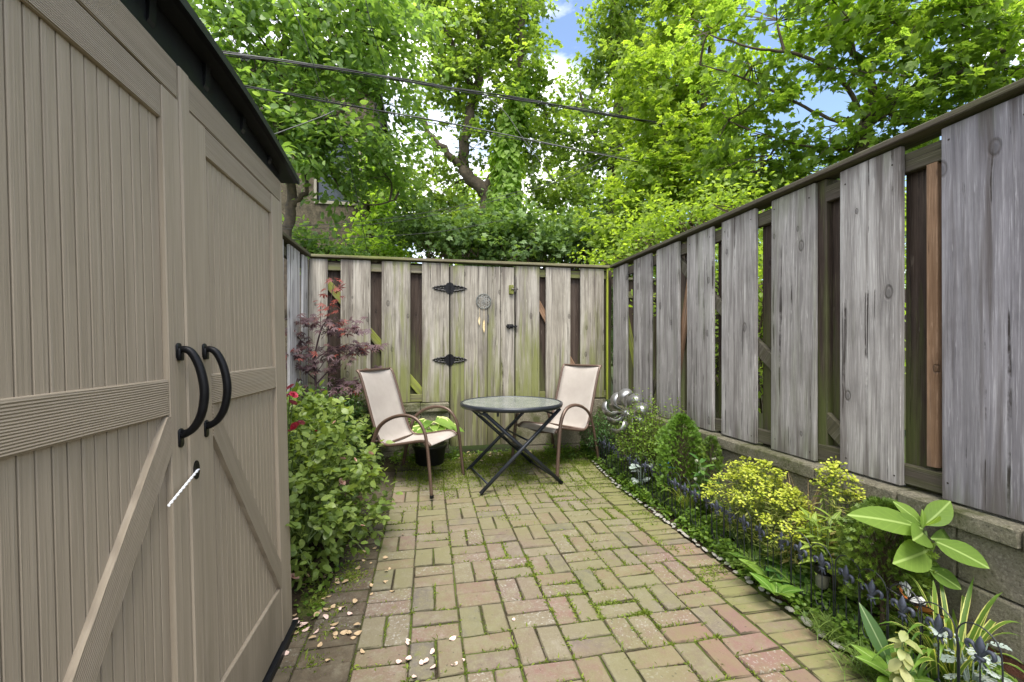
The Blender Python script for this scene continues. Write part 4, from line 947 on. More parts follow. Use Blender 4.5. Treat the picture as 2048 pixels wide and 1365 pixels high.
# ---------------- building behind ----------------
M_PLAS = simple('painted_frame', (.22, .20, .16), .7); M_DARKGL = simple('dark_pane', (.012, .014, .016), .12, 0, .3, 8, 0, .8)
B = thing('stucco_house', 'old stained stucco house wall with one window behind the back fence at the left', 'house', (onY(560, 600, 10.2).x, 10.2, 0))
xb0 = -6.5-B.location.x; xb1 = onY(748, 600, 10.2).x-B.location.x
wx0 = onY(634, 400, 10.2).x-B.location.x; wx1 = onY(716, 400, 10.2).x-B.location.x; wz0 = onY(640, 402, 10.2).z; wz1 = wz0+1.35
b = MB()
b.box((xb0, 0, -.1), (wx0, 4, 7.2)); b.box((wx1, 0, -.1), (xb1, 4, 7.2)); b.box((wx0, 0, -.1), (wx1, 4, wz0)); b.box((wx0, 0, wz1), (wx1, 4, 7.2)); b.build('wall', M_STUCCO, B)
b = MB(); b.cbox((xb0-.1, -.2, 7.2), (xb1+.12, 4.2, 7.35), .02); b.build('roof', M_ROOF, B)
b = MB()
for a, c in (((wx0-.06, -.03, wz0-.07), (wx1+.06, .06, wz0)), ((wx0-.06, -.03, wz1), (wx1+.06, .06, wz1+.07)), ((wx0-.06, -.03, wz0+.001), (wx0, .06, wz1-.001)), ((wx1, -.03, wz0+.001), (wx1+.06, .06, wz1-.001))): b.cbox(a, c, .006)
wf = b.build('window', M_PLAS, B); b = MB(); b.cbox((wx0, .0, (wz0+wz1)/2-.02), (wx1, .05, (wz0+wz1)/2+.02), .004); b.build('sash_bar', M_PLAS, wf)
b = MB(); b.box((wx0, .07, wz0), (wx1, .08, wz1)); b.build('pane', M_DARKGL, wf)
b = MB(); b.cbox((xb1-.5+.25, -.10, .0), (xb1-.5+.36, -.01, 7.0), .02); b.build('downpipe', M_STUCCO, B)
# ---------------- trees ----------------
tree('broadleaf_tree', 'leafy tree with bowed brown limbs in front of the stucco house, behind the shed',
     [(W((578, 640, 6.2), (572, 480, 6.2), (584, 400, 6.2), (568, 330, 6.1), (555, 255, 6.0), (560, 150, 6.0), (575, 20, 6.2)), .085, .03),
      (W((584, 410, 6.2), (600, 395, 6.2), (614, 375, 6.2), (606, 330, 6.3)), .045, .02),
      (W((555, 262, 6.0), (590, 238, 6.0), (640, 236, 6.0), (678, 226, 6.1), (735, 190, 6.3)), .05, .015),
      (W((640, 300, 6.5), (690, 390, 6.6), (740, 410, 6.8), (790, 400, 7.0)), .02, .01),
      (W((557, 245, 6.0), (620, 120, 6.2), (690, 60, 6.5), (760, 10, 6.8)), .035, .015)],
     [(440, 60, 5.6, 75, 90, .7, 1500), (500, 150, 5.6, 60, 60, .7, 900), (560, 60, 6.0, 110, 90, .9, 2600), (700, 40, 6.4, 110, 80, .9, 2600), (650, 130, 6.1, 90, 50, .8, 1300),
      (760, 120, 6.6, 80, 80, .8, 1700), (560, 200, 5.9, 50, 35, .6, 500), (600, 290, 6.0, 80, 50, .6, 1500), (690, 290, 6.2, 90, 50, .7, 1600), (750, 220, 6.5, 60, 45, .6, 800), (650, 335, 6.1, 70, 26, .5, 420), (700, 385, 6.6, 30, 20, .4, 110),
      (760, 340, 6.6, 50, 40, .6, 600), (470, 260, 5.8, 60, 60, .5, 700), (800, 20, 6.8, 60, 60, .7, 900), (620, 5, 5.4, 160, 50, .6, 1500), (790, 330, 7.2, 50, 50, .5, 600)],
     .115, M_LT, M_BARK, OVAL, .52, 30, .5, .10, 'trees beyond the fences')
P = []
for k in range(60):     # hanging ivy on the trunk
    t = k/59; q = np.array(onD(1000+38*t+6*math.sin(t*9), 440-270*t, 8.7)); n = 42
    a = rng.uniform(0, 2*PI, n); rr = rng.uniform(.12, .34, n)*(1.1-.25*t)
    pos = q+np.stack([np.cos(a)*rr, np.sin(a)*rr, rng.normal(0, .06, n)], -1)
    dd = np.stack([np.cos(a)*.8, np.sin(a)*.8, -np.ones(n)], -1)+rng.normal(size=(n, 3))*.35; nn = np.stack([np.cos(a), np.sin(a), 1.1*np.ones(n)], -1)+rng.normal(size=(n, 3))*.45
    P.append(place(HEART, pos, dd, nn, rng.uniform(.07, .12, n), rng.uniform(.07, .11, n), .3, np.clip(rng.normal(.6, .25, n), 0, 1)))
ct = tree('ivy_clad_tree', 'tall middle tree with forked dark trunk, crown narrowing upwards against the blue sky',
     [(W((985, 700, 9.0), (983, 520, 9.0), (978, 430, 9.0), (965, 380, 9.0), (930, 345, 9.0), (935, 270, 9.0), (950, 180, 9.0), (960, 60, 9.2)), .19, .07),
      (W((970, 385, 9.0), (1000, 330, 9.0), (1030, 250, 9.0), (1036, 150, 9.0), (1042, 40, 9.0), (1030, -60, 9.0)), .13, .06),
      (W((940, 350, 9.0), (895, 305, 8.9), (860, 270, 8.8), (845, 235, 8.8)), .085, .04),
      (W((945, 180, 9.0), (900, 80, 9.0), (880, 20, 9.0)), .05, .03)],
     [(960, 40, 9.2, 90, 70, 1.1, 2600), (1020, 60, 9.0, 55, 80, 1.0, 2000), (890, 80, 9.2, 70, 80, 1.0, 1900), (950, 150, 9.0, 80, 50, .9, 1500), (1042, 165, 9.0, 42, 50, .9, 1300), (880, 180, 9.2, 60, 45, .8, 900), (1095, 240, 9.2, 45, 40, .8, 800),
      (1000, 220, 8.9, 90, 35, .8, 1000), (870, 400, 9.6, 90, 50, .8, 1900), (1060, 300, 9.2, 55, 50, .8, 900), (950, 300, 9.2, 90, 50, .8, 800), (985, -20, 9.2, 110, 60, 1.0, 1500), (850, 20, 9.2, 45, 60, .8, 700), (1010, 500, 8.5, 110, 30, .5, 1500), (900, 460, 9., 110, 45, .6, 2000)],
     .095, M_CT, M_BARK, PALM5, .95, 34, .5, .12, 'trees beyond the fences')
npmesh('hanging_ivy', [(V-np.array(ct.location), T, A) for V, T, A in P], M_IVY, ct, 'stuff')
tree('ivy_clad_tree', 'tall dark ivy-draped tree right of the patch of blue sky',
     [(W((1215, 700, 10.5), (1220, 420, 10.5), (1235, 250, 10.5), (1230, 50, 10.5), (1240, -120, 10.5)), .2, .08), (W((1225, 330, 10.5), (1180, 250, 10.4), (1160, 180, 10.4)), .07, .03)],
     [(1245, 30, 10.4, 55, 70, 1.0, 2600), (1270, 120, 10.4, 70, 90, 1.0, 2400), (1218, 110, 10.3, 32, 60, .8, 1100), (1200, 210, 10.4, 60, 55, .9, 1500), (1150, 290, 10.2, 70, 50, .8, 1500), (1230, 330, 10.3, 80, 80, 1.0, 2200), (1290, 250, 10.2, 60, 70, .8, 1500), (1130, 400, 10, 90, 60, .8, 2000), (1280, 0, 10.3, 80, 50, .9, 1500)],
     .095, M_CT, M_BARK, PALM5, .95, 34, .5, .12, 'trees beyond the fences')
tree('leafy_tree', 'bright yellow-green leafy tree rising just beyond the far corner of the fences',
     [(W((1330, 700, 7.6), (1345, 420, 7.6), (1390, 300, 7.5), (1420, 120, 7.5), (1430, -40, 7.5)), .09, .03), (W((1350, 420, 7.6), (1320, 330, 7.4), (1310, 250, 7.4)), .04, .02), (W((1390, 300, 7.5), (1450, 280, 7.3), (1520, 270, 7.2)), .03, .012)],
     [(1360, 60, 7.5, 75, 60, .8, 1900), (1320, 160, 7.3, 65, 55, .7, 1600), (1400, 180, 7.4, 80, 60, .8, 1900), (1330, 270, 7.2, 75, 55, .7, 1800), (1410, 300, 7.2, 80, 50, .7, 1600), (1300, 370, 7.0, 70, 45, .6, 1500), (1390, 380, 6.8, 90, 45, .6, 1700), (1270, 450, 6.6, 60, 45, .5, 1400), (1470, 360, 6.4, 70, 45, .5, 1000), (1420, -20, 7.4, 110, 50, .7, 1200)],
     .10, M_YG, M_BARK, PALM5, .9, 34, .42, .10, 'trees beyond the fences')
tree('spreading_tree', 'spreading tree with pale thick limbs and dark arching branches over the right-hand fence',
     [(W((1700, 640, 5.2), (1722, 330, 5.2), (1745, 225, 5.2), (1830, 180, 5.1), (1900, 150, 5.0), (1968, 140, 5.0), (2010, 95, 5.0), (2000, 0, 5.0), (1985, -80, 5.0)), .085, .05),
      (W((1735, 240, 5.2), (1745, 170, 5.2), (1700, 90, 5.3), (1660, 0, 5.3), (1630, -70, 5.4)), .05, .02), (W((1735, 250, 5.2), (1680, 160, 5.0), (1600, 110, 4.9), (1520, 100, 4.9), (1420, 70, 5.0)), .028, .008),
      (W((1720, 260, 5.2), (1640, 230, 5.2), (1560, 190, 5.3), (1470, 150, 5.4), (1400, 130, 5.6)), .022, .006), (W((2010, 95, 5.0), (2048, 70, 4.8), (2120, 20, 4.7)), .035, .02), (W((1800, 195, 5.1), (1810, 100, 5.2), (1790, 20, 5.2), (1760, -60, 5.2)), .03, .015),
      (W((1700, 300, 5.3), (1600, 290, 5.3), (1500, 260, 5.4)), .018, .006)],
     [(1850, 40, 4.7, 130, 60, .6, 1100), (1980, 60, 4.6, 80, 80, .6, 900), (1700, 40, 4.9, 110, 50, .6, 700), (1560, 40, 5.0, 90, 50, .6, 480), (1500, 140, 5.2, 70, 45, .5, 300), (1620, 140, 5.0, 80, 35, .5, 150), (1740, 150, 4.9, 80, 45, .5, 240), (1880, 180, 4.8, 80, 45, .5, 600), (1980, 190, 4.7, 70, 50, .5, 600), (1800, 250, 5.0, 70, 40, .5, 500),
      (1480, 230, 5.4, 70, 45, .5, 520), (1560, 300, 5.5, 90, 40, .5, 380), (1660, 270, 5.3, 70, 35, .4, 150), (1680, 330, 5.6, 90, 30, .4, 500), (1500, 380, 5.8, 90, 40, .4, 900), (1620, 380, 5.8, 90, 30, .4, 600), (1760, 320, 5.6, 80, 40, .5, 600), (1800, -20, 4.7, 260, 50, .6, 1300), (1430, 60, 5.4, 60, 50, .5, 260), (2060, 140, 4.5, 70, 80, .5, 600)],
     .095, M_RT, M_BARK, PALM5, .85, 18, .42, .07, 'trees beyond the fences', shell=.6, updev=.5, twr=.008)
# shrubs and creeper behind the fences
def shrub_far(label, clumps, L, mat, tp=PALM5, per=34, n='creeper_thicket', sp=.12, wid=.9):
    root = thing(n, label, 'shrub', tuple(clump_world(clumps[0])[0][:2])+(0,), 0, 'creepers and shrubs beyond the fences'); off = np.array(root.location); parts = []; br = MB()
    for c in clumps:
        C, R, k = clump_world(c); cent, d = ell(max(3, k//per), C, R, .7); tw, dirs = twigleaves(cent, d*np.array([1, 1, .4]), per, .45, L, tp, wid, .7, .3, sp, .1, 0.); parts.append((tw[0]-off, tw[1], tw[2]))
        for q, dd in list(zip(cent, dirs))[:30]:
            s = Vector((C[0]+random.uniform(-.4, .4)*R[0], C[1]+random.uniform(-.3, .3), max(0, C[2]-R[2]*1.2))); e = Vector(q); br.tube([s-Vector(off), s.lerp(e, .5)+Vector((random.gauss(0, .15), 0, .1))-Vector(off), e-Vector(off)], [.014, .01, .004], 3, cap=False)
    br.build('stems', M_TWIG, root); npmesh('foliage', parts, mat, root, 'stuff')
shrub_far('dense dark creeper thicket right behind the back fence at the gate', [(900, 470, 8.0, 130, 40, .5, 2800), (1050, 480, 8.2, 110, 45, .5, 2800), (1160, 480, 8.4, 80, 50, .6, 2200)], .09, M_DK)
shrub_far('pale yellow-green ivy climbing the corner of the stucco house', [(765, 440, 9.4, 30, 90, .4, 1500), (750, 350, 9.5, 22, 50, .3, 500), (745, 500, 8.6, 50, 30, .3, 700)], .10, M_IVY, HEART)
shrub_far('broad-leaved shrub below the stucco house window, above the left end of the fence', [(600, 500, 7.4, 60, 20, .4, 800), (670, 505, 7.6, 50, 16, .4, 500)], .12, M_LT, OVAL, 24, wid=.5)
shrub_far('light green creeper heaped over the far end of the right-hand fence', [(1255, 520, 5.6, 45, 26, .3, 1100), (1310, 480, 5.4, 50, 38, .3, 1300), (1390, 440, 5.2, 60, 40, .35, 1300), (1480, 420, 5.0, 60, 35, .3, 900)], .07, M_YG, RHOMB, 30, sp=.09, wid=.55)
shrub_far('tall green hedge behind the corner where the back and right-hand fences meet', [(1260, 640, 8.2, 60, 130, .4, 1500), (1330, 640, 8.2, 60, 130, .4, 1500)], .11, M_DK)
shrub_far('green shrubs seen through the gaps of the right-hand fence', [(1560, 560, 4.6, 110, 120, .4, 1700), (1500, 650, 5.2, 200, 150, .4, 2400), (1680, 520, 3.9, 60, 120, .4, 1200), (1640, 700, 4.3, 80, 100, .3, 900), (1400, 560, 6.2, 90, 110, .4, 1200)], .08, M_YG, RHOMB, 30, sp=.10, wid=.55)
# far wood
cl = []
for k in range(34): u = -150+k*78+random.uniform(-20, 20); cl.append((u, 440+random.uniform(-40, 30), 14+random.uniform(-1.5, 2), 80, 110, 1.2, 1100))
for k in range(20): u = -100+k*120+random.uniform(-30, 30); cl.append((u, 560, 12.5, 110, 120, .8, 900))
for (u, v) in ((560, 260), (680, 330), (1150, 360), (1300, 300), (1450, 380), (1720, 360), (1350, 200)): cl.append((u, v, 17+random.uniform(-1, 1), 85, 75, 1.3, 650))
C3 = []; 
for c in cl:
    C, R, n = clump_world(c); cent, d = ell(n//34, C, R, .8); C3.append(twigleaves(cent, d*np.array([1, 1, .4]), 34, .7, .20, RHOMB, .65, .7, .3, .2, .1, 0.)[0])
npmesh('far_wood', C3, M_CT, None, 'stuff')
# ---------------- overhead cables ----------------
M_CAB = simple('cable_black', (.008, .008, .009), .55); M_CABG = simple('cable_grey', (.09, .09, .09), .5)
def cable(pts, r, label, mat=M_CAB, strands=1, nm='utility_cable', wob=0.):
    sm = smoothline(pts, 14); b = MB(); root = thing(nm, label, 'cable', tuple(sm[0]), 0, 'overhead cables'); o = sm[0]
    if strands == 1: b.tube([p-o for p in sm], r, 6); b.build('wire', mat, root, True)
    else:
        for k in range(strands):
            ph = 2*PI*k/strands; b = MB(); amp = r*random.uniform(.9, 1.9)
            b.tube([p-o+Vector((0, math.cos(ph+i*.11)*amp, math.sin(ph+i*.17*(1+.2*k))*amp+wob*.5*math.sin(i*.5+k*2))) for i, p in enumerate(sm)], r*random.uniform(.45, .8), 5); b.build('wire', M_CABG if k == 2 else M_CAB, root, True)
    return root
cable(W((250, 78, 3.9), (433, 104, 4.3), (700, 143, 4.8), (980, 190, 5.6), (1262, 237, 6.4), (1400, 262, 7.4)), .010, 'thick bundle of black cables, uppermost of the two crossing the trees', strands=6, wob=.006)
cable(W((300, 140, 3.9), (480, 172, 4.3), (650, 201, 4.8), (900, 250, 5.5), (1250, 318, 6.3), (1400, 346, 7.4)), .0095, 'pair of black cables crossing the trees just below the thick bundle', strands=3)
cable(W((966, 188, 5.55), (1010, 225, 5.6), (1050, 283, 5.7), (1110, 363, 5.9)), .005, 'thin grey wire branching down from the thick bundle in the middle', M_CABG)
cable(W((540, 272, 4.5), (640, 235, 4.7), (668, 222, 4.8)), .005, 'short pale wire rising from the shed roof tip to the second cable', M_CABG)
cable(W((480, 455, 5.4), (640, 457, 5.6), (860, 432, 5.7), (1110, 366, 5.9), (1265, 292, 6.2)), .0035, 'thin wire sagging low from the house wall to the right, upper of three')
cable(W((480, 452, 5.4), (640, 450, 5.6), (860, 424, 5.7), (1110, 360, 5.9), (1280, 268, 6.2)), .0035, 'thin wire sagging low from the house wall to the right, just above its twin')
cable(W((480, 480, 5.4), (640, 478, 5.6), (860, 466, 5.7), (1010, 440, 5.9)), .0035, 'lowest thin wire, just above the back fence on the left')
cable(W((577, 0, 4.3), (600, 50, 4.35), (623, 118, 4.45), (660, 220, 4.7), (700, 330, 5.0), (735, 505, 5.5)), .004, 'thin black wire dropping steeply through the left tree')
cable(W((731, 0, 4.6), (745, 60, 4.7), (770, 140, 4.95)), .004, 'short black wire dropping to the thick bundle left of the middle tree')
# ---------------- garden plants ----------------
GRP_BED = 'plants in the right-hand flower bed'
def bush(name, label, base, ells, K, per, L, tp, wid, mat, span=.10, spread=.02, stems=40, stemr=.003, stemmat=None, updev=.45, droop=.3, shell=.35, cat='shrub', group=None, lift=.15, extra=None, bright=0., upper=0.):
    root = thing(name, label, cat, base, 0, group); off = np.array(base); parts = []; b = MB(); tot = sum(e[2] for e in ells)
    for c, r, wgt in ells:
        k = int(K*wgt/tot); cent, d = ell(k, c, r, shell)
        keep = cent[:, 2] > gz(c[0], c[1])+.02; cent, d = cent[keep], d[keep]
        d = d+np.array([0, 0, upper]); tw, dirs = twigleaves(cent, d, per, span, L, tp, wid, updev, droop, spread, lift, bright); parts.append((tw[0]-off, tw[1], tw[2]))
        ns_ = int(stems*wgt/tot)
        for q, dd in list(zip(cent, dirs))[:ns_]:
            q = Vector(q); s = Vector(base)+Vector((random.gauss(0, .03), random.gauss(0, .03), 0)) if random.random() < .5 else Vector(c)-Vector((0, 0, r[2]*.8)); s.z = max(s.z, base[2])
            m_ = s.lerp(q, .6)+Vector((random.gauss(0, .02), random.gauss(0, .02), .05)); e = q+Vector(dd)*span
            b.tube([s-Vector(base), m_-Vector(base), q-Vector(base), e-Vector(base)], [stemr, stemr*.8, stemr*.6, stemr*.3], 4, cap=False)
    if b.v: b.build('stems', stemmat or M_TWIG, root)
    if extra: parts += extra
    npmesh('foliage', parts, mat, root, 'stuff'); return root
M_ROSE = leafmat('rose_leaf', [(0, (.075, .12, .025)), (.5, (.15, .215, .045)), (1, (.29, .37, .10))], .3, .4)
RB = bush('rose_bush', 'large rose bush with small oval leaves and a few faded pink buds beside the shed', (-.66, 2.85, .02),
     [((-.76, 2.86, .47), (.40, .48, .39), 10), ((-.62, 2.45, .42), (.24, .40, .30), 3.2), ((-.55, 2.30, .22), (.12, .16, .16), .7), ((-.56, 2.74, .25), (.28, .40, .22), 3), ((-.98, 3.2, .50), (.3, .6, .40), 4)],
     560, 9, .050, OVAL, .68, M_ROSE, .12, .022, 150, .0032, M_STEM, .42, .25, .3, group='plants in the left bed', lift=.1, upper=.25)
M_PINK = simple('rose_petal_pink', (.62, .13, .20), .5, 0, .35, 30); M_PALE = simple('rose_petal_pale', (.70, .42, .34), .55, 0, .25, 40); M_RED = simple('rose_petal_red', (.42, .02, .05), .5, 0, .3, 40)
def rose(p, s, mat, label, nm='rose_flower', par=None, npet=16):
    b = MB(); 
    for k in range(npet):
        a = k*2.4; lay = k/npet; r = s*(.25+.75*lay); tilt = 1.35-1.0*lay; wd_ = s*(.45+.35*lay); vs = []
        for i in range(4):
            for j in range(-2, 3):
                t = i/3; x = r*math.cos(tilt)*t+.1*s*lay; z = r*math.sin(tilt)*t-.3*s*lay*t*t; y = j/2*wd_*(.35+.65*math.sin(PI*(.15+.7*t)))
                x -= .25*y*y/s; vs.append((x*math.cos(a)-y*math.sin(a), x*math.sin(a)+y*math.cos(a), z))
        b.add(vs, [(i*5+j, i*5+j+1, i*5+j+6, i*5+j+5) for i in range(3) for j in range(4)])
    o = b.build(nm, mat, par, True); o.location = p-(Vector(par.location) if par else Vector()); o.rotation_euler = (random.uniform(.3, 1.1), random.uniform(-.5, .5), random.uniform(0, 6)); return o
# pink climbing rose peeping out behind the shed
PR = thing('pink_rose', 'pink and red double roses on a stem just beyond the shed corner', 'rose', (-.80, 2.55, .03), 0, 'plants in the left bed')
for (u, v, s, mt) in ((577, 775, .045, M_PINK), (583, 790, .04, M_RED), (581, 806, .042, M_PINK), (586, 852, .042, M_RED), (598, 846, .035, M_PINK), (578, 862, .035, M_PINK), (628, 862, .012, M_RED), (572, 792, .04, M_PINK)):
    q = onD(u+4, v, 2.28); rose(q, s*.62, mt, '', 'flower', PR)
b = MB()
for (u, v) in ((577, 775), (581, 806), (592, 850)): q = onD(u+4, v, 2.30)-Vector(PR.location); b.tube(smoothline([(0, 0, 0), (q.x*.6, q.y*.5, q.z*.6), q]), [.006, .003], 5)
b.build('stem', M_STEM, PR)
for (u, v, s, mt) in ((686, 918, .020, M_PALE), (710, 920, .018, M_PALE), (742, 908, .020, M_PALE), (686, 975, .034, M_PALE), (683, 965, .03, M_PALE), (669, 845, .016, M_PALE), (625, 1052, .014, M_PALE), (587, 1155, .030, M_PALE), (725, 1052, .014, M_PALE), (712, 950, .015, M_PALE)):
    D_ = 2.48 if v < 1000 else 2.15; rose(onD(u, v, D_), s, mt, '', 'faded_bloom', RB, 9)
# dark shrub under the maple, ground cover
M_BOX = leafmat('box_leaf', [(0, (.018, .045, .010)), (.5, (.035, .08, .018)), (1, (.07, .14, .03))], .2, .4)
bush('evergreen_shrub', 'dark green evergreen shrub behind the rose bush, under the red maple', (-.92, 3.95, .06), [((-.92, 3.9, .48), (.38, .55, .36), 6), ((-.80, 4.35, .42), (.26, .22, .3), 3)], 700, 12, .028, OVAL, .5, M_BOX, .10, .02, 50, .003, M_TWIG, .7, .1, .35, group='plants in the left bed')
bush('leafy_shrub', 'loose light green shrub behind the back of the left chair', (-.5, 4.42, .08), [((-.62, 4.42, .55), (.20, .14, .25), 3), ((-.30, 4.50, .3), (.25, .08, .2), 1)], 130, 8, .045, OVAL, .6, M_ROSE, .10, .02, 30, .0025, M_STEM, .5, .2, .4, group='plants in the left bed')
# japanese maple
M_MAPLE = leafmat('maple_leaf', [(0, (.075, .045, .055)), (.55, (.13, .080, .085)), (.82, (.16, .09, .075)), (.93, (.24, .05, .03)), (1, (.30, .045, .02))], .25, .5, tcol=(1.6, .9, .8))
mb_ = onD(632, 900, 3.95); base = Vector((mb_.x, mb_.y, .07)); MP = thing('japanese_maple', 'small purple-leaved japanese maple with red new shoots in front of the left fence corner', 'tree', tuple(base), 0, 'plants in the left bed')
tr = MB(); b0 = base
def mp_(u, v, d=0.): return onD(u, v, 3.95+d)
limbs = [([b0, mp_(634, 830), mp_(631, 760), mp_(630, 712), mp_(642, 660), mp_(653, 640), mp_(662, 600, -.05), mp_(668, 560, -.05)], .013, .002)]
for pts, r0, r1 in (([(631, 760), (600, 735), (575, 725)], .006, .002), ([(630, 712), (610, 690), (585, 665), (568, 655)], .006, .0015), ([(642, 670), (665, 660), (700, 640)], .004, .0015), ([(631, 770), (665, 735), (710, 700), (750, 690)], .007, .0015), ([(632, 790), (670, 770), (715, 760), (750, 735)], .006, .0015), ([(630, 720), (660, 700), (700, 690), (735, 692)], .005, .0015),
                    ([(634, 820), (660, 800), (690, 780), (720, 770)], .005, .0015), ([(631, 750), (650, 720), (660, 690)], .004, .001), ([(630, 730), (605, 710), (572, 700)], .004, .001), ([(634, 800), (605, 780), (580, 760)], .005, .001), ([(653, 640), (690, 655), (720, 660)], .003, .001), ([(645, 655), (620, 640), (600, 640)], .003, .001)):
    dd = random.uniform(-.3, .25); limbs.append(([mp_(u, v, dd*i/len(pts)) for i, (u, v) in enumerate(pts)], r0, r1))
Pp = []; Pd = []; Pn = []; Pr = []
for k, (pts, r0, r1) in enumerate(limbs):
    sm = smoothline(pts, 5); tr.tube([p-base for p in sm], [r0, r1], 6)
    for i, p in enumerate(sm):
        if k == 0 and p.z < 1.36: continue
        if k > 0 and i < len(sm)*.2: continue
        for _ in range(4 if k else 3):
            q = p+Vector((random.gauss(0, .055), random.gauss(0, .08), random.gauss(-.01, .022 if k else .015))); Pp.append(q-base)
            Pd.append((random.gauss(0, 1), random.gauss(-.4, .7), random.gauss(-.15, .2))); Pn.append((random.gauss(0, .3), random.gauss(-.55, .3), 1)); Pr.append(random.uniform(.86, 1) if (k == 0 and p.z > 1.5 or random.random() < .08) else random.uniform(0, .8))
tr.build('trunk', simple('maple_bark', (.05, .025, .03), .7), MP, True)
ln = rng.uniform(.045, .075, len(Pp)); npmesh('foliage', [place(PALM7, Pp, Pd, Pn, ln, ln, .35, np.array(Pr))], M_MAPLE, MP, 'stuff')
# --- large single leaves as parts ---
def leafobj(nm, par, p0, p1, width, mat, tp=BIGLEAF, droop=.18, up=(0, 0, 1), rnd=None, lift=.0):
    p0, p1 = Vector(p0), Vector(p1); d = p1-p0; l = d.length
    V, T, A = place(tp, [tuple(p0-Vector(par.location))], [tuple(d+Vector((0, 0, droop*l*.6)))], [up], l*1.04, width, droop, random.random() if rnd is None else rnd)
    return npmesh(nm, [(V, T, A)], mat, par, None, True)
M_TROP = leafmat('tropical_leaf', [(0, (.10, .175, .035)), (.5, (.145, .235, .045)), (1, (.20, .30, .06))], .35, .35, rib=(.32, .44, .14), vein=.12)
c0 = onD(1850, 1062, 1.68); TPb = onD(1857, 1195, 1.68); TP = thing('broad_leaved_plant', 'tall plant with big smooth bright green leaves against the block wall', 'plant', (TPb.x, TPb.y, bedz(TPb.x, TPb.y)), 0, GRP_BED)
b = MB(); o_ = Vector(TP.location); b.tube(smoothline([Vector((0, 0, -.02)), TPb-o_, onD(1856, 1120, 1.68)-o_, c0-o_]), [.010, .006], 8); b.build('stem', M_STEM, TP, True)
for (bu, bv, tu, tv, D1, wpx, up, rn) in ((1846, 1058, 1719, 1038, 1.52, .115, (0, -.75, .65), .6), (1846, 1052, 1788, 1000, 1.72, .085, (.2, -.9, .5), .75), (1850, 1050, 1914, 1005, 1.66, .095, (-.25, -.85, .5), .6), (1846, 1065, 1848, 1087, 1.50, .105, (0, -.8, .6), .5),
        (1850, 1052, 1888, 1045, 1.58, .055, (-.3, -.8, .5), .8), (1870, 1083, 1984, 1137, 1.54, .135, (0, -.75, .65), .5), (1862, 1078, 1973, 1095, 1.74, .10, (0, -.7, .7), .2), (1858, 1100, 1812, 1141, 1.50, .125, (0, -.85, .5), .7), (1858, 1138, 1927, 1180, 1.60, .10, (.1, -.8, .55), .2), (1856, 1135, 1883, 1128, 1.7, .05, (0, -.7, .7), .2), (1845, 1060, 1852, 1020, 1.66, .035, (0, -1, .2), .9), (1842, 1070, 1812, 1092, 1.7, .07, (0, -.8, .5), .1), (1846, 1060, 1800, 1035, 1.62, .07, (0, -.8, .5), .4)):
    leafobj('leaf', TP, onD(bu, bv, 1.67), onD(bu, bv, 1.67).lerp(onD(tu, tv, D1), .92), wpx*.88, M_TROP, BIGLEAF, .16, up, rn)
for (a_, c_) in (((1857, 1120), (1872, 1085)), ((1857, 1150), (1875, 1142))): b = MB(); b.tube([onD(*a_, 1.67)-o_, onD(*c_, 1.66)-o_], .0035, 6); b.build('leaf_stalk', M_STEM, TP)
# arborvitae cones
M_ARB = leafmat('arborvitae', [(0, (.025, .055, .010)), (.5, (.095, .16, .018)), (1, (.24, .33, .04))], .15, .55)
def conifer(label, px_c, X, px_w, v_top, v_bot, n=900, L=.035, mat=M_ARB, nm='arborvitae'):
    p = onX(px_c, (v_top+v_bot)/2, X); D_ = (p.x*ST+p.y*CT); rad = px_w*D_/F/2; zt_ = H-(v_top-V0)*D_/F; zb_ = max(bedz(p.x, p.y), H-(v_bot-V0)*D_/F)
    root = thing(nm, label, 'conifer shrub', (p.x, p.y, bedz(p.x, p.y)), 0, GRP_BED); off = np.array(root.location)
    t = rng.random(n)**.9; a = rng.uniform(0, 2*PI, n); prof = np.sin(PI*np.clip(.16+.84*(1-t), 0, 1)*.62)**.5*np.where(t > .72, np.sqrt(np.maximum(1-t, .002)/.28), 1)
    lump = 1+.14*np.sin(a*3+t*9)+.10*np.sin(a*7-t*14); rr = rad*prof*rng.uniform(.72, 1.03, n)*lump
    pos = np.stack([np.cos(a)*rr, np.sin(a)*rr, zb_-off[2]+(zt_-zb_)*t], -1)
    dd = np.stack([np.cos(a)*.8, np.sin(a)*.8, .55+rng.normal(0, .3, n)], -1)+rng.normal(size=(n, 3))*.35; nn = np.stack([-np.sin(a), np.cos(a), rng.normal(0, .5, n)], -1)+rng.normal(size=(n, 3))*.5
    b = MB(); b.tube([(0, 0, -.02), (0, 0, (zt_-off[2])*.9)], [.010, .003], 6)
    for i in range(0, n, 16): b.tube([(0, 0, pos[i][2]*.7), tuple(pos[i])], [.0025, .001], 3, cap=False)
    b.build('trunk', M_TWIG, root); ln = L*rng.uniform(.6, 1.25, n)
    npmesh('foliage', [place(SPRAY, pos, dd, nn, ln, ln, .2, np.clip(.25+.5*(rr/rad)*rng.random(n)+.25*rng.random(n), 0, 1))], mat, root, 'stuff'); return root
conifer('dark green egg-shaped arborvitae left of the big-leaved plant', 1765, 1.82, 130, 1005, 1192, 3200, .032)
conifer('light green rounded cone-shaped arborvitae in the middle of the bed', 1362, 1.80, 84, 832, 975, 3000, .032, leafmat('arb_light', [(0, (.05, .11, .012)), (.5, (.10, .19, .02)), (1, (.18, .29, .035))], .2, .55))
conifer('smallest green arborvitae tucked against the wall behind the white flower buds', 1422, 1.88, 34, 876, 945, 500, .03)
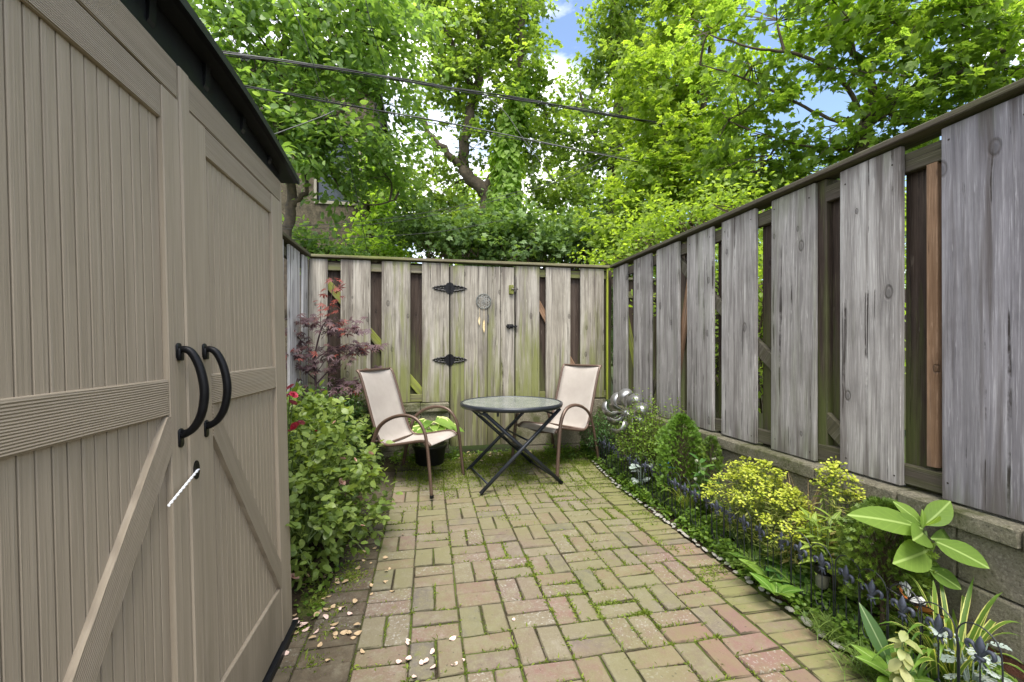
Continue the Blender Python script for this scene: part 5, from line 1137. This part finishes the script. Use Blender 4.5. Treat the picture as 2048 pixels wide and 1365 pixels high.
# twiggy upright shrubs
M_PRV = leafmat('privet_leaf', [(0, (.06, .12, .014)), (.5, (.13, .22, .025)), (1, (.24, .35, .05))], .35, .45)
def twiggy(name, label, c, rx, ry, h, nt, L, mat, lean=.35, per=22, cat='shrub', tp=OVAL, wid=.45, group=GRP_BED, jit=.012, rise=.25):
    z0 = bedz(c[0], c[1]); root = thing(name, label, cat, (c[0], c[1], z0), 0, group); b = MB(); P = []; Dd = []; R = []
    for _ in range(nt):
        a = random.uniform(0, 2*PI); q = random.random()**.5; tip = Vector((math.cos(a)*rx*q, math.sin(a)*ry*q, h*(1-.45*q*q)*random.uniform(.6, 1.05))); s = Vector((tip.x*.35, tip.y*.35, tip.z*rise*random.random())); m_ = s.lerp(tip, .5)+Vector((random.gauss(0, .02), random.gauss(0, .02), .01)); sm = smoothline([s, m_, tip], 5); b.tube(sm, [.0025, .0008], 3, cap=False)
        ax = (tip-s).normalized()
        for k in range(per):
            t = (k+random.random())/per; i = t*(len(sm)-1); i0 = min(int(i), len(sm)-2); p = sm[i0].lerp(sm[i0+1], i-i0); al = random.uniform(0, 2*PI); o1 = ax.orthogonal().normalized(); o2 = ax.cross(o1)
            dv = ax*.6+(o1*math.cos(al)+o2*math.sin(al)); P.append(p+Vector((random.gauss(0, jit), random.gauss(0, jit), random.gauss(0, jit)))); Dd.append(dv); R.append(min(1, .15+.7*t*random.random()+.25*random.random()+.2*(p.z/h-.4)))
    b.build('stems', M_TWIG, root); ln = L*rng.uniform(.65, 1.2, len(P))
    npmesh('foliage', [place(tp, P, Dd, rdir(len(P), .8), ln, ln*wid, .15, np.array(R))], mat, root, 'stuff'); return root
def bp(u, v, X=None, z=None): return onz(u, v, .07) if X is None else onX(u, v, X)
q = onX(1285, 900, 1.84); twiggy('boxwood_shrub', 'bushy bright green small-leaved shrub in front of the wind spinner', (q.x-.03, q.y-.05), .22, .40, .80, 340, .024, M_PRV, per=26)
q = onX(1352, 880, 1.88); twiggy('boxwood_shrub', 'taller loose small-leaved shrub with upright shoots between the spinner and the round evergreen', (q.x, q.y), .13, .20, .80, 90, .022, M_PRV, per=24, rise=.5)
q = onX(1205, 880, 1.75); twiggy('yew_shrub', 'dark green low shrub in the far corner beside the right chair', (q.x, q.y), .24, .26, .52, 200, .026, leafmat('yew_leaf', [(0, (.02, .06, .014)), (.5, (.05, .115, .025)), (1, (.10, .2, .045))], .2, .45), per=26, wid=.32)
# ground cover
M_CLV = leafmat('clover_leaf', [(0, (.06, .12, .018)), (.5, (.13, .22, .03)), (1, (.22, .33, .05))], .4, .5)
def cover(n, xr, yr, hh, L, mat, tp, wid, name='ground_cover'):
    x = rng.uniform(*xr, n); y = rng.uniform(*yr, n); k = np.sin(x*23+y*11)*np.cos(y*17-x*9); keep = k > rng.uniform(-.9, .5, n); x, y, k = x[keep], y[keep], k[keep]
    z = np.array([bedz(a, c) for a, c in zip(x, y)])+rng.random(len(x))*hh*(.6+.5*k)
    d = rdir(len(x), 0.1); ln = L*rng.uniform(.6, 1.3, len(x)); return place(tp, np.stack([x, y, z], -1), d, rdir(len(x), 1.6), ln, ln*wid, .2)
npmesh('ground_cover', [cover(17000, (1.62, 1.93), (2.0, 4.5), .13, .021, M_CLV, OVAL, .85), cover(9000, (1.63, 1.9), (.9, 2.2), .10, .021, M_CLV, OVAL, .85)], M_CLV, None, 'stuff')
npmesh('ground_cover', [cover(2600, (-1.2, -.42), (2.05, 4.5), .05, .022, M_CLV, OVAL, .8), cover(900, (-.35, .3), (4.3, 4.6), .07, .025, M_CLV, OVAL, .8), cover(1300, (1.2, 1.9), (4.15, 4.58), .09, .025, M_CLV, OVAL, .8), cover(260, (.3, 1.2), (4.5, 4.6), .03, .02, M_CLV, OVAL, .8)], M_CLV, None, 'stuff')
# fine fern-like clump
def tuft(name, label, c, n, L, mat, wid=.02, flare=.5, cat='plant', R=.05, droop=.5, z=None, up=1.):
    z0 = bedz(c[0], c[1]) if z is None else z; root = thing(name, label, cat, (c[0], c[1], z0), 0, GRP_BED)
    a = rng.uniform(0, 2*PI, n); pos = np.stack([rng.normal(0, R, n), rng.normal(0, R, n), rng.random(n)*L*.4], -1); d = np.stack([np.cos(a)*flare, np.sin(a)*flare, up+rng.normal(0, .3, n)], -1); nn = np.stack([-np.cos(a), -np.sin(a), .6*np.ones(n)], -1); ln = L*rng.uniform(.5, 1.1, n)
    npmesh('foliage', [place(tpl([0, .3, .6, .85, 1], [.3, .5, .45, .25, 0]), pos, d, nn, ln, wid, droop)], mat, root, 'stuff'); return root
M_FERN = leafmat('fine_leaf', [(0, (.06, .10, .02)), (.6, (.12, .19, .035)), (1, (.2, .26, .06))], .3, .5)
for (u, v, lb) in ((1668, 1255, 'wispy fine-leaved green plant beside the solar light'), (1745, 1330, 'wispy fine-leaved green plant nearer the camera, beside the yellowing plant'),): 
    q = onz(u, v, .05); tuft('fine_leaved_plant', lb, (q.x+.03, q.y), 520, .085, M_FERN, .0035, .8, R=.045, droop=.5)
q = onz(1520, 1150, .04); tuft('grass_tuft', 'tuft of long thin grass overhanging the brick edge below the yellow spurge', (q.x, q.y), 60, .22, M_FERN, .004, .8, 'grass', .02, .9)
M_STRAW = leafmat('straw', [(0, (.22, .15, .07)), (1, (.36, .26, .13))], .2, .6)
q = onX(1608, 1060, 1.93); tuft('dry_grass', 'thin dry brown grass stems rising against the block wall', (q.x, q.y), 70, .42, M_STRAW, .003, .22, 'grass', .03, .25, up=1.2)
# variegated strap-leaved clumps
M_LIRI = leafmat('striped_blade', [(0, (.06, .13, .02)), (.6, (.12, .20, .03)), (1, (.17, .26, .04))], .3, .4, edge=(.55, .55, .17), edge_at=.33)
BL = tpl(list(np.linspace(0, 1, 12)), [.30, .42, .48, .5, .5, .5, .48, .45, .38, .28, .15, 0], .22)
def strap(par, base, tip, w_, apex=.06, mat=M_LIRI):
    base, tip = Vector(base), Vector(tip); ctrl = base.lerp(tip, .55)+Vector((0, 0, apex*2)); n = 12; V, T = BL; pts = []
    for k in range(n): t = k/(n-1); pts.append(base*(1-t)**2+ctrl*2*t*(1-t)+tip*t*t)
    VV = np.zeros_like(V)
    tw = random.uniform(-.5, .5)
    for i, (x, y, z) in enumerate(V):
        k = int(round(x*(n-1))); p = pts[k]; d = (pts[min(k+1, n-1)]-pts[max(k-1, 0)]).normalized(); h_ = (Vector((d.x, d.y, 0))); s = Vector((-h_.y, h_.x, 0)); s = s.normalized() if s.length > 1e-4 else Vector((1, 0, 0)); s = (s+d.cross(s)*tw*(1-x)).normalized(); up = s.cross(d)*-1
        if up.z < 0: up = -up
        VV[i] = p+s*y*w_+up*z*w_
    VV = VV-np.array(par.location); A = np.stack([np.full(len(V), random.random()), V[:, 0], V[:, 1]], -1)
    return npmesh('blade', [(VV, T, A)], mat, par, None, True)
bq = onD(1888, 1310, 1.50); LP = thing('striped_lilyturf', 'clump of arching green leaves with cream edges at the lower right', 'plant', (bq.x+.03, bq.y, bedz(bq.x, bq.y)), 0, GRP_BED); o_ = Vector(LP.location)
for (u, v, D_, ap) in ((1801, 1147, 1.62, .10), (1866, 1160, 1.55, .06), (1878, 1158, 1.66, .06), (1948, 1153, 1.62, .03), (2006, 1184, 1.50, .05), (1995, 1188, 1.54, .05), (2046, 1250, 1.42, .08), (2044, 1275, 1.40, .07), (1812, 1272, 1.40, .10), (1846, 1228, 1.50, .06), (1788, 1210, 1.60, .09), (1856, 1318, 1.36, .07), (1860, 1190, 1.6, .05), (1930, 1170, 1.70, .05), (2048, 1330, 1.34, .07), (1985, 1350, 1.30, .08), (1822, 1345, 1.36, .07), (1735, 1200, 1.66, .09), (1760, 1190, 1.7, .07), (1975, 1230, 1.62, .04), (1905, 1215, 1.7, .03), (1830, 1300, 1.45, .06), (1925, 1300, 1.36, .08), (1890, 1250, 1.4, .1), (2020, 1220, 1.6, .05)):
    strap(LP, o_+Vector((random.gauss(0, .018), random.gauss(0, .018), 0)), onD(u, v, D_), random.uniform(.015, .021), ap)
for k in range(26):
    a = random.uniform(0, 2*PI); r = random.uniform(.10, .26); strap(LP, o_+Vector((random.gauss(0, .02), random.gauss(0, .02), 0)), o_+Vector((math.cos(a)*r-.03, math.sin(a)*r, random.uniform(.0, .20))), random.uniform(.011, .017), .09)
bq = onX(1375, 1010, 1.78); LP = thing('striped_lilyturf', 'clump of thin arching cream-striped leaves left of the yellow spurge', 'plant', (bq.x, bq.y, bedz(bq.x, bq.y)), 0, GRP_BED); o_ = Vector(LP.location)
for k in range(30):
    a = random.uniform(0, 2*PI); r = random.uniform(.08, .26); strap(LP, o_+Vector((random.gauss(0, .015), random.gauss(0, .015), 0)), o_+Vector((math.cos(a)*r, math.sin(a)*r, random.uniform(.03, .24))), random.uniform(.009, .013), .08)
# dusty miller
M_SILV_L = leafmat('silver_leaf', [(0, (.24, .30, .26)), (.5, (.34, .40, .36)), (1, (.46, .50, .47))], .1, .8, tcol=(1, 1, 1))
def dmiller(label, c, n, L, h, R=.03):
    root = thing('dusty_miller', label, 'plant', tuple(c), 0, GRP_BED); b = MB()
    for k in range(n):
        a = random.uniform(0, 2*PI); q = random.uniform(.2, 1); st = Vector((math.cos(a)*R*q, math.sin(a)*R*q, h*random.uniform(.35, 1))); d = Vector((math.cos(a), math.sin(a), random.uniform(.1, .7))); l = L*random.uniform(.7, 1.15)
        V, T, A = place(DUSTY, [tuple(st)], [tuple(d)], [(random.gauss(0, .3), random.gauss(-.3, .3), 1)], l, l*1.0, .35, random.random()); npmesh('leaf', [(V, T, A)], M_SILV_L, root, None, True); b.tube([(0, 0, 0), tuple(st)], .002, 4)
    b.build('stems', M_SILV_L, root); return root
q = onD(1935, 1330, 1.42); dmiller('silver-white lacy-leaved dusty miller at the lower right, around a black finial', (q.x+.02, q.y, .05), 20, .07, .20, .055)
q = onX(1282, 985, 1.70); dmiller('small silver dusty miller near the blue dragonfly', (q.x, q.y, bedz(q.x, q.y)), 12, .06, .24, .035)
# yellow spurge
M_SPB = leafmat('spurge_bract', [(0, (.27, .34, .03)), (.5, (.42, .46, .05)), (1, (.58, .59, .09))], .3, .5, tcol=(1.4, 1.4, .5))
M_SPL = leafmat('spurge_leaf', [(0, (.12, .18, .03)), (.5, (.20, .26, .05)), (1, (.38, .36, .12))], .3, .5, rib=(.5, .45, .2))
def spurge(label, c, ex, zr, n, per=22):
    root = thing('yellow_spurge', label, 'plant', tuple(c), 0, GRP_BED); cc = np.array(c); b = MB(); P = []; N_ = []; LP_ = []; LD = []
    for _ in range(n):
        a = random.uniform(0, 2*PI); q = random.random()**.5; x, y = math.cos(a)*ex[0]*q, math.sin(a)*ex[1]*q; z = zr[0]+(zr[1]-zr[0])*(1-q*q*.9)*random.uniform(.75, 1.05); tip = Vector((x, y, z)); s = Vector((x*.3, y*.3, 0)); sm = smoothline([s, s.lerp(tip, .55)+Vector((0, 0, .03)), tip], 4); b.tube(sm, [.0022, .0012], 4, cap=False)
        t1 = Vector((random.gauss(0, .25), random.gauss(-.2, .25), 1)).normalized(); o1 = t1.orthogonal().normalized(); o2 = t1.cross(o1)
        for k in range(per):
            al = random.uniform(0, 2*PI); r = random.uniform(.004, .042); P.append(tip+(o1*math.cos(al)+o2*math.sin(al))*r+t1*random.uniform(-.008, .01)-t1*r*r*4); N_.append(t1+Vector((random.gauss(0, .35), random.gauss(0, .35), 0)))
            if k % 4 == 0: b.tube([tip-t1*.02, P[-1]], .0007, 3, cap=False)
        for k in range(24):
            t = random.uniform(.35, .97); p = s.lerp(tip, t); al = random.uniform(0, 2*PI); LP_.append(p); LD.append((math.cos(al), math.sin(al), random.uniform(-.3, .6)))
    b.build('stems', M_STEM, root); ln = rng.uniform(.010, .017, len(P)); npmesh('flower_heads', [place(DISC, [tuple(p) for p in P], rdir(len(P)), [tuple(v) for v in N_], ln, ln*.85, .1)], M_SPB, root, 'stuff')
    l2 = rng.uniform(.025, .05, len(LP_)); npmesh('foliage', [place(LANCE, [tuple(p) for p in LP_], LD, rdir(len(LP_), 1.5), l2, l2*.2, .3)], M_SPL, root, 'stuff')
q = onX(1525, 1100, 1.82); spurge('wide mound of yellow spurge flowers filling the middle of the bed', (q.x-.02, q.y, bedz(q.x, q.y)), (.20, .42), (.20, .53), 130, 26)
q = onX(1672, 1080, 1.88); spurge('separate taller stem group of yellow spurge against the wall, right of the mound', (q.x, q.y, bedz(q.x, q.y)), (.07, .11), (.44, .62), 16, 26)
M_LNC = leafmat('lance_leaf', [(0, (.12, .19, .03)), (.5, (.20, .29, .045)), (1, (.30, .38, .08))], .35, .45, rib=(.4, .45, .15))
def lancer(name, label, c, n, hh, L, mat, wid=.24, tp=LANCE, R=.07, stems=7, sm_=M_STEM, up=.35):
    root = thing(name, label, 'plant', tuple(c), 0, GRP_BED); b = MB(); k = 0
    for s in range(stems):
        a = random.uniform(0, 2*PI); tip = Vector((math.cos(a)*R*random.random(), math.sin(a)*R*random.random(), hh*random.uniform(.7, 1))); b.tube([(tip.x*.3, tip.y*.3, 0), tuple(tip)], [.003, .0018], 5)
        for j in range(n//stems):
            t = .3+.7*j/(n//stems-1); p = Vector((tip.x*.3, tip.y*.3, 0)).lerp(tip, t); al = j*2.4+s; d = (math.cos(al), math.sin(al), up+random.uniform(-.2, .4)+(.5 if t > .9 else 0)); l = L*random.uniform(.7, 1.15)*(1.1-.3*t)
            V, T, A = place(tp, [tuple(p)], [d], [(0, -.25, 1)], l, l*wid, .35, random.random()); npmesh('leaf', [(V, T, A)], mat, root, None, True)
    b.build('stems', sm_, root, True); return root
q = onX(1645, 1120, 1.78); lancer('narrow_leaved_plant', 'plant with narrow light green pointed leaves behind the solar light', (q.x-.02, q.y, .09), 70, .36, .095, M_LNC)
M_SPY = leafmat('yellowed_leaf', [(0, (.30, .27, .09)), (.5, (.42, .35, .14)), (1, (.50, .42, .2))], .3, .5)
q = onX(1682, 1130, 1.86); lancer('yellowed_stem', 'leaning stem of drooping yellowed narrow leaves between the spurge and the dark arborvitae', (q.x, q.y, .09), 40, .36, .055, M_SPY, .2, LANCE, .05, 3, M_STEM, -.2)
q = onX(1590, 1120, 1.78); lancer('yellowed_stem', 'cluster of yellowed narrow leaves just below the spurge flowers', (q.x, q.y, .08), 42, .26, .06, M_SPY, .2, LANCE, .08, 4, M_STEM, 0)
# broad weeds
M_WEED = leafmat('weed_leaf', [(0, (.06, .14, .02)), (.5, (.10, .20, .03)), (1, (.19, .29, .05))], .3, .35, rib=(.25, .36, .12), vein=.3)
def rosette(name, label, c, n, L, mat, wid=.5, tp=OVAL, rise=.6, cat='plant', z=.06, group=GRP_BED, h=.0):
    root = thing(name, label, cat, (c[0], c[1], z), 0, group)
    for k in range(n):
        a = k*2.4+random.uniform(-.3, .3); l = L*random.uniform(.6, 1.1); d = (math.cos(a), math.sin(a), rise*random.uniform(.4, 1.4))
        V, T, A = place(tp, [(math.cos(a)*.01, math.sin(a)*.01, h*random.random())], [d], [(-d[0]*.2, -d[1]*.2-.15, 1)], l, l*wid, .45, random.random()); npmesh('leaf', [(V, T, A)], mat, root, None, True)
    return root
for (u, v, n, L_, lb) in ((1530, 1165, 9, .10, 'glossy broad-leaved weed in front of the yellow spurge, leaves lying on the brick edge'), (1500, 1130, 8, .08, 'light green crinkled weed behind the wire border below the spurge'), (1575, 1150, 8, .11, 'upright crinkled dark green leafy weed left of the solar light'), (1545, 1195, 6, .09, 'low pale green weed leaf at the brick edge left of the solar light'), (1620, 1200, 7, .06, 'small weed between the broad-leaved weeds and the solar light')):
    q = onz(u, v, .05); rosette('broad_leaved_weed', lb, (q.x+.02, q.y), n+2, L_*1.3, M_WEED, .55, BIGLEAF, 1.3)
q = onz(1770, 1362, .05); rosette('broad_leaved_weed', 'big-leaved crinkled green plant at the bottom edge of the picture', (q.x+.03, q.y-.02), 10, .13, M_WEED, .55, BIGLEAF, 1.0)
q = onz(1758, 1340, .05); RO = thing('long_leaf_dock', 'single long blue-green leaf with a pale rib leaning behind the wire border', 'plant', (q.x+.05, q.y, .05), 0, GRP_BED)
leafobj('leaf', RO, (q.x+.05, q.y, .06), onD(1728, 1228, 1.50), .05, leafmat('dock_leaf', [(0, (.11, .2, .09)), (1, (.14, .24, .11))], .3, .35, rib=(.4, .5, .3)), BIGLEAF, .1, (-.6, -.6, .5))
M_PLL = leafmat('pale_leaf', [(0, (.22, .25, .09)), (.5, (.32, .34, .14)), (1, (.40, .38, .2))], .3, .5)
q = onD(1798, 1325, 1.42); lancer('wilting_plant', 'wilting pale yellow-green plant with round drooping leaves in front of the orange butterfly', (q.x, q.y, .06), 26, .22, .055, M_PLL, .62, OVAL, .03, 2, M_STEM, -.5)
q = onD(1860, 1368, 1.36); lancer('pale_leaved_plant', 'low plant with rounded pale green leaves at the bottom right edge', (q.x, q.y, .03), 40, .10, .05, M_WEED, .8, OVAL, .09, 6, M_STEM, .3)
q = onX(1570, 1150, 1.77); rosette('dark_leaf_plant', 'dark green ribbed leaves in the shade under the yellow spurge', (q.x, q.y), 8, .13, leafmat('dark_ribbed', [(0, (.03, .08, .02)), (1, (.06, .14, .035))], .2, .3, vein=.3), .6, BIGLEAF, .8, z=.07)
# peony with buds
q = onX(1415, 980, 1.84); PE = lancer('peony', 'peony with round white flower buds above dark oval leaves', (q.x, q.y, .09), 40, .40, .10, leafmat('peony_leaf', [(0, (.05, .12, .03)), (.5, (.09, .18, .04)), (1, (.15, .26, .06))], .3, .32), .42, OVAL, .10, 6, M_STEM, .3)
M_BUD = simple('bud_white', (.60, .62, .46), .5, 0, .15, 60)
for (u, v, s) in ((1407, 936, .021), (1427, 918, .015), (1393, 922, .011), (1400, 946, .012), (1391, 958, .012), (1408, 925, .008)):
    pb_ = onD(u, v, 2.93); b = MB(); b.lathe([(.1*s, -s), (.7*s, -.7*s), (s, 0), (.8*s, .6*s), (.3*s, .95*s), (.02*s, s)], 14); o = b.build('flower_bud', M_BUD, PE, True); o.location = pb_-Vector(PE.location)
    b = MB(); b.tube([(0, 0, -s*.8), (0, 0, -s*.3)], [.3*s, .95*s], 8, cap=False); b.tube([(0, 0, -s), (random.uniform(-.02, .02), 0, -.16)], .0022, 5); b.build('bud_stalk', M_STEM, o)
# hosta in a dark pot
hq = onD(866, 905, 4.25); HP = thing('flower_pot', 'wide black flower pot on the ground behind the left chair', 'flower pot', (hq.x-.03, hq.y, .07))
b = MB(); b.lathe([(.10, 0), (.13, .01), (.155, .17), (.168, .175), (.168, .20), (.15, .20), (.145, .17), (.02, .165)], 28); b.build('pot', simple('pot_plastic', (.012, .013, .012), .5), HP, True)
M_HOS = leafmat('hosta_leaf', [(0, (.10, .19, .03)), (.5, (.15, .26, .045)), (1, (.22, .33, .07))], .3, .35, edge=(.60, .62, .28), edge_at=.37, vein=.2)
HO = thing('hosta', 'variegated hosta with yellow-edged leaves behind the left chair', 'plant', (hq.x+.0, hq.y+.0, .33), 0, 'plants in the left bed')
for k in range(24):
    a = k*2.4; l = random.uniform(.14, .19); q_ = random.uniform(.03, .17); st = Vector((math.cos(a)*q_, math.sin(a)*q_, .22-q_*1.1+random.uniform(-.02, .03))); d = (math.cos(a), math.sin(a)-.25, .05)
    V, T, A = place(HEART, [tuple(st)], [d], [(math.cos(a)*.2, -.55, 1)], l, l*.72, .45, random.random()); lf = npmesh('leaf', [(V, T, A)], M_HOS, HO, None, True)
    b = MB(); b.tube([(0, 0, -.08), tuple(st)], .003, 4); b.build('leaf_stalk', M_STEM, lf)
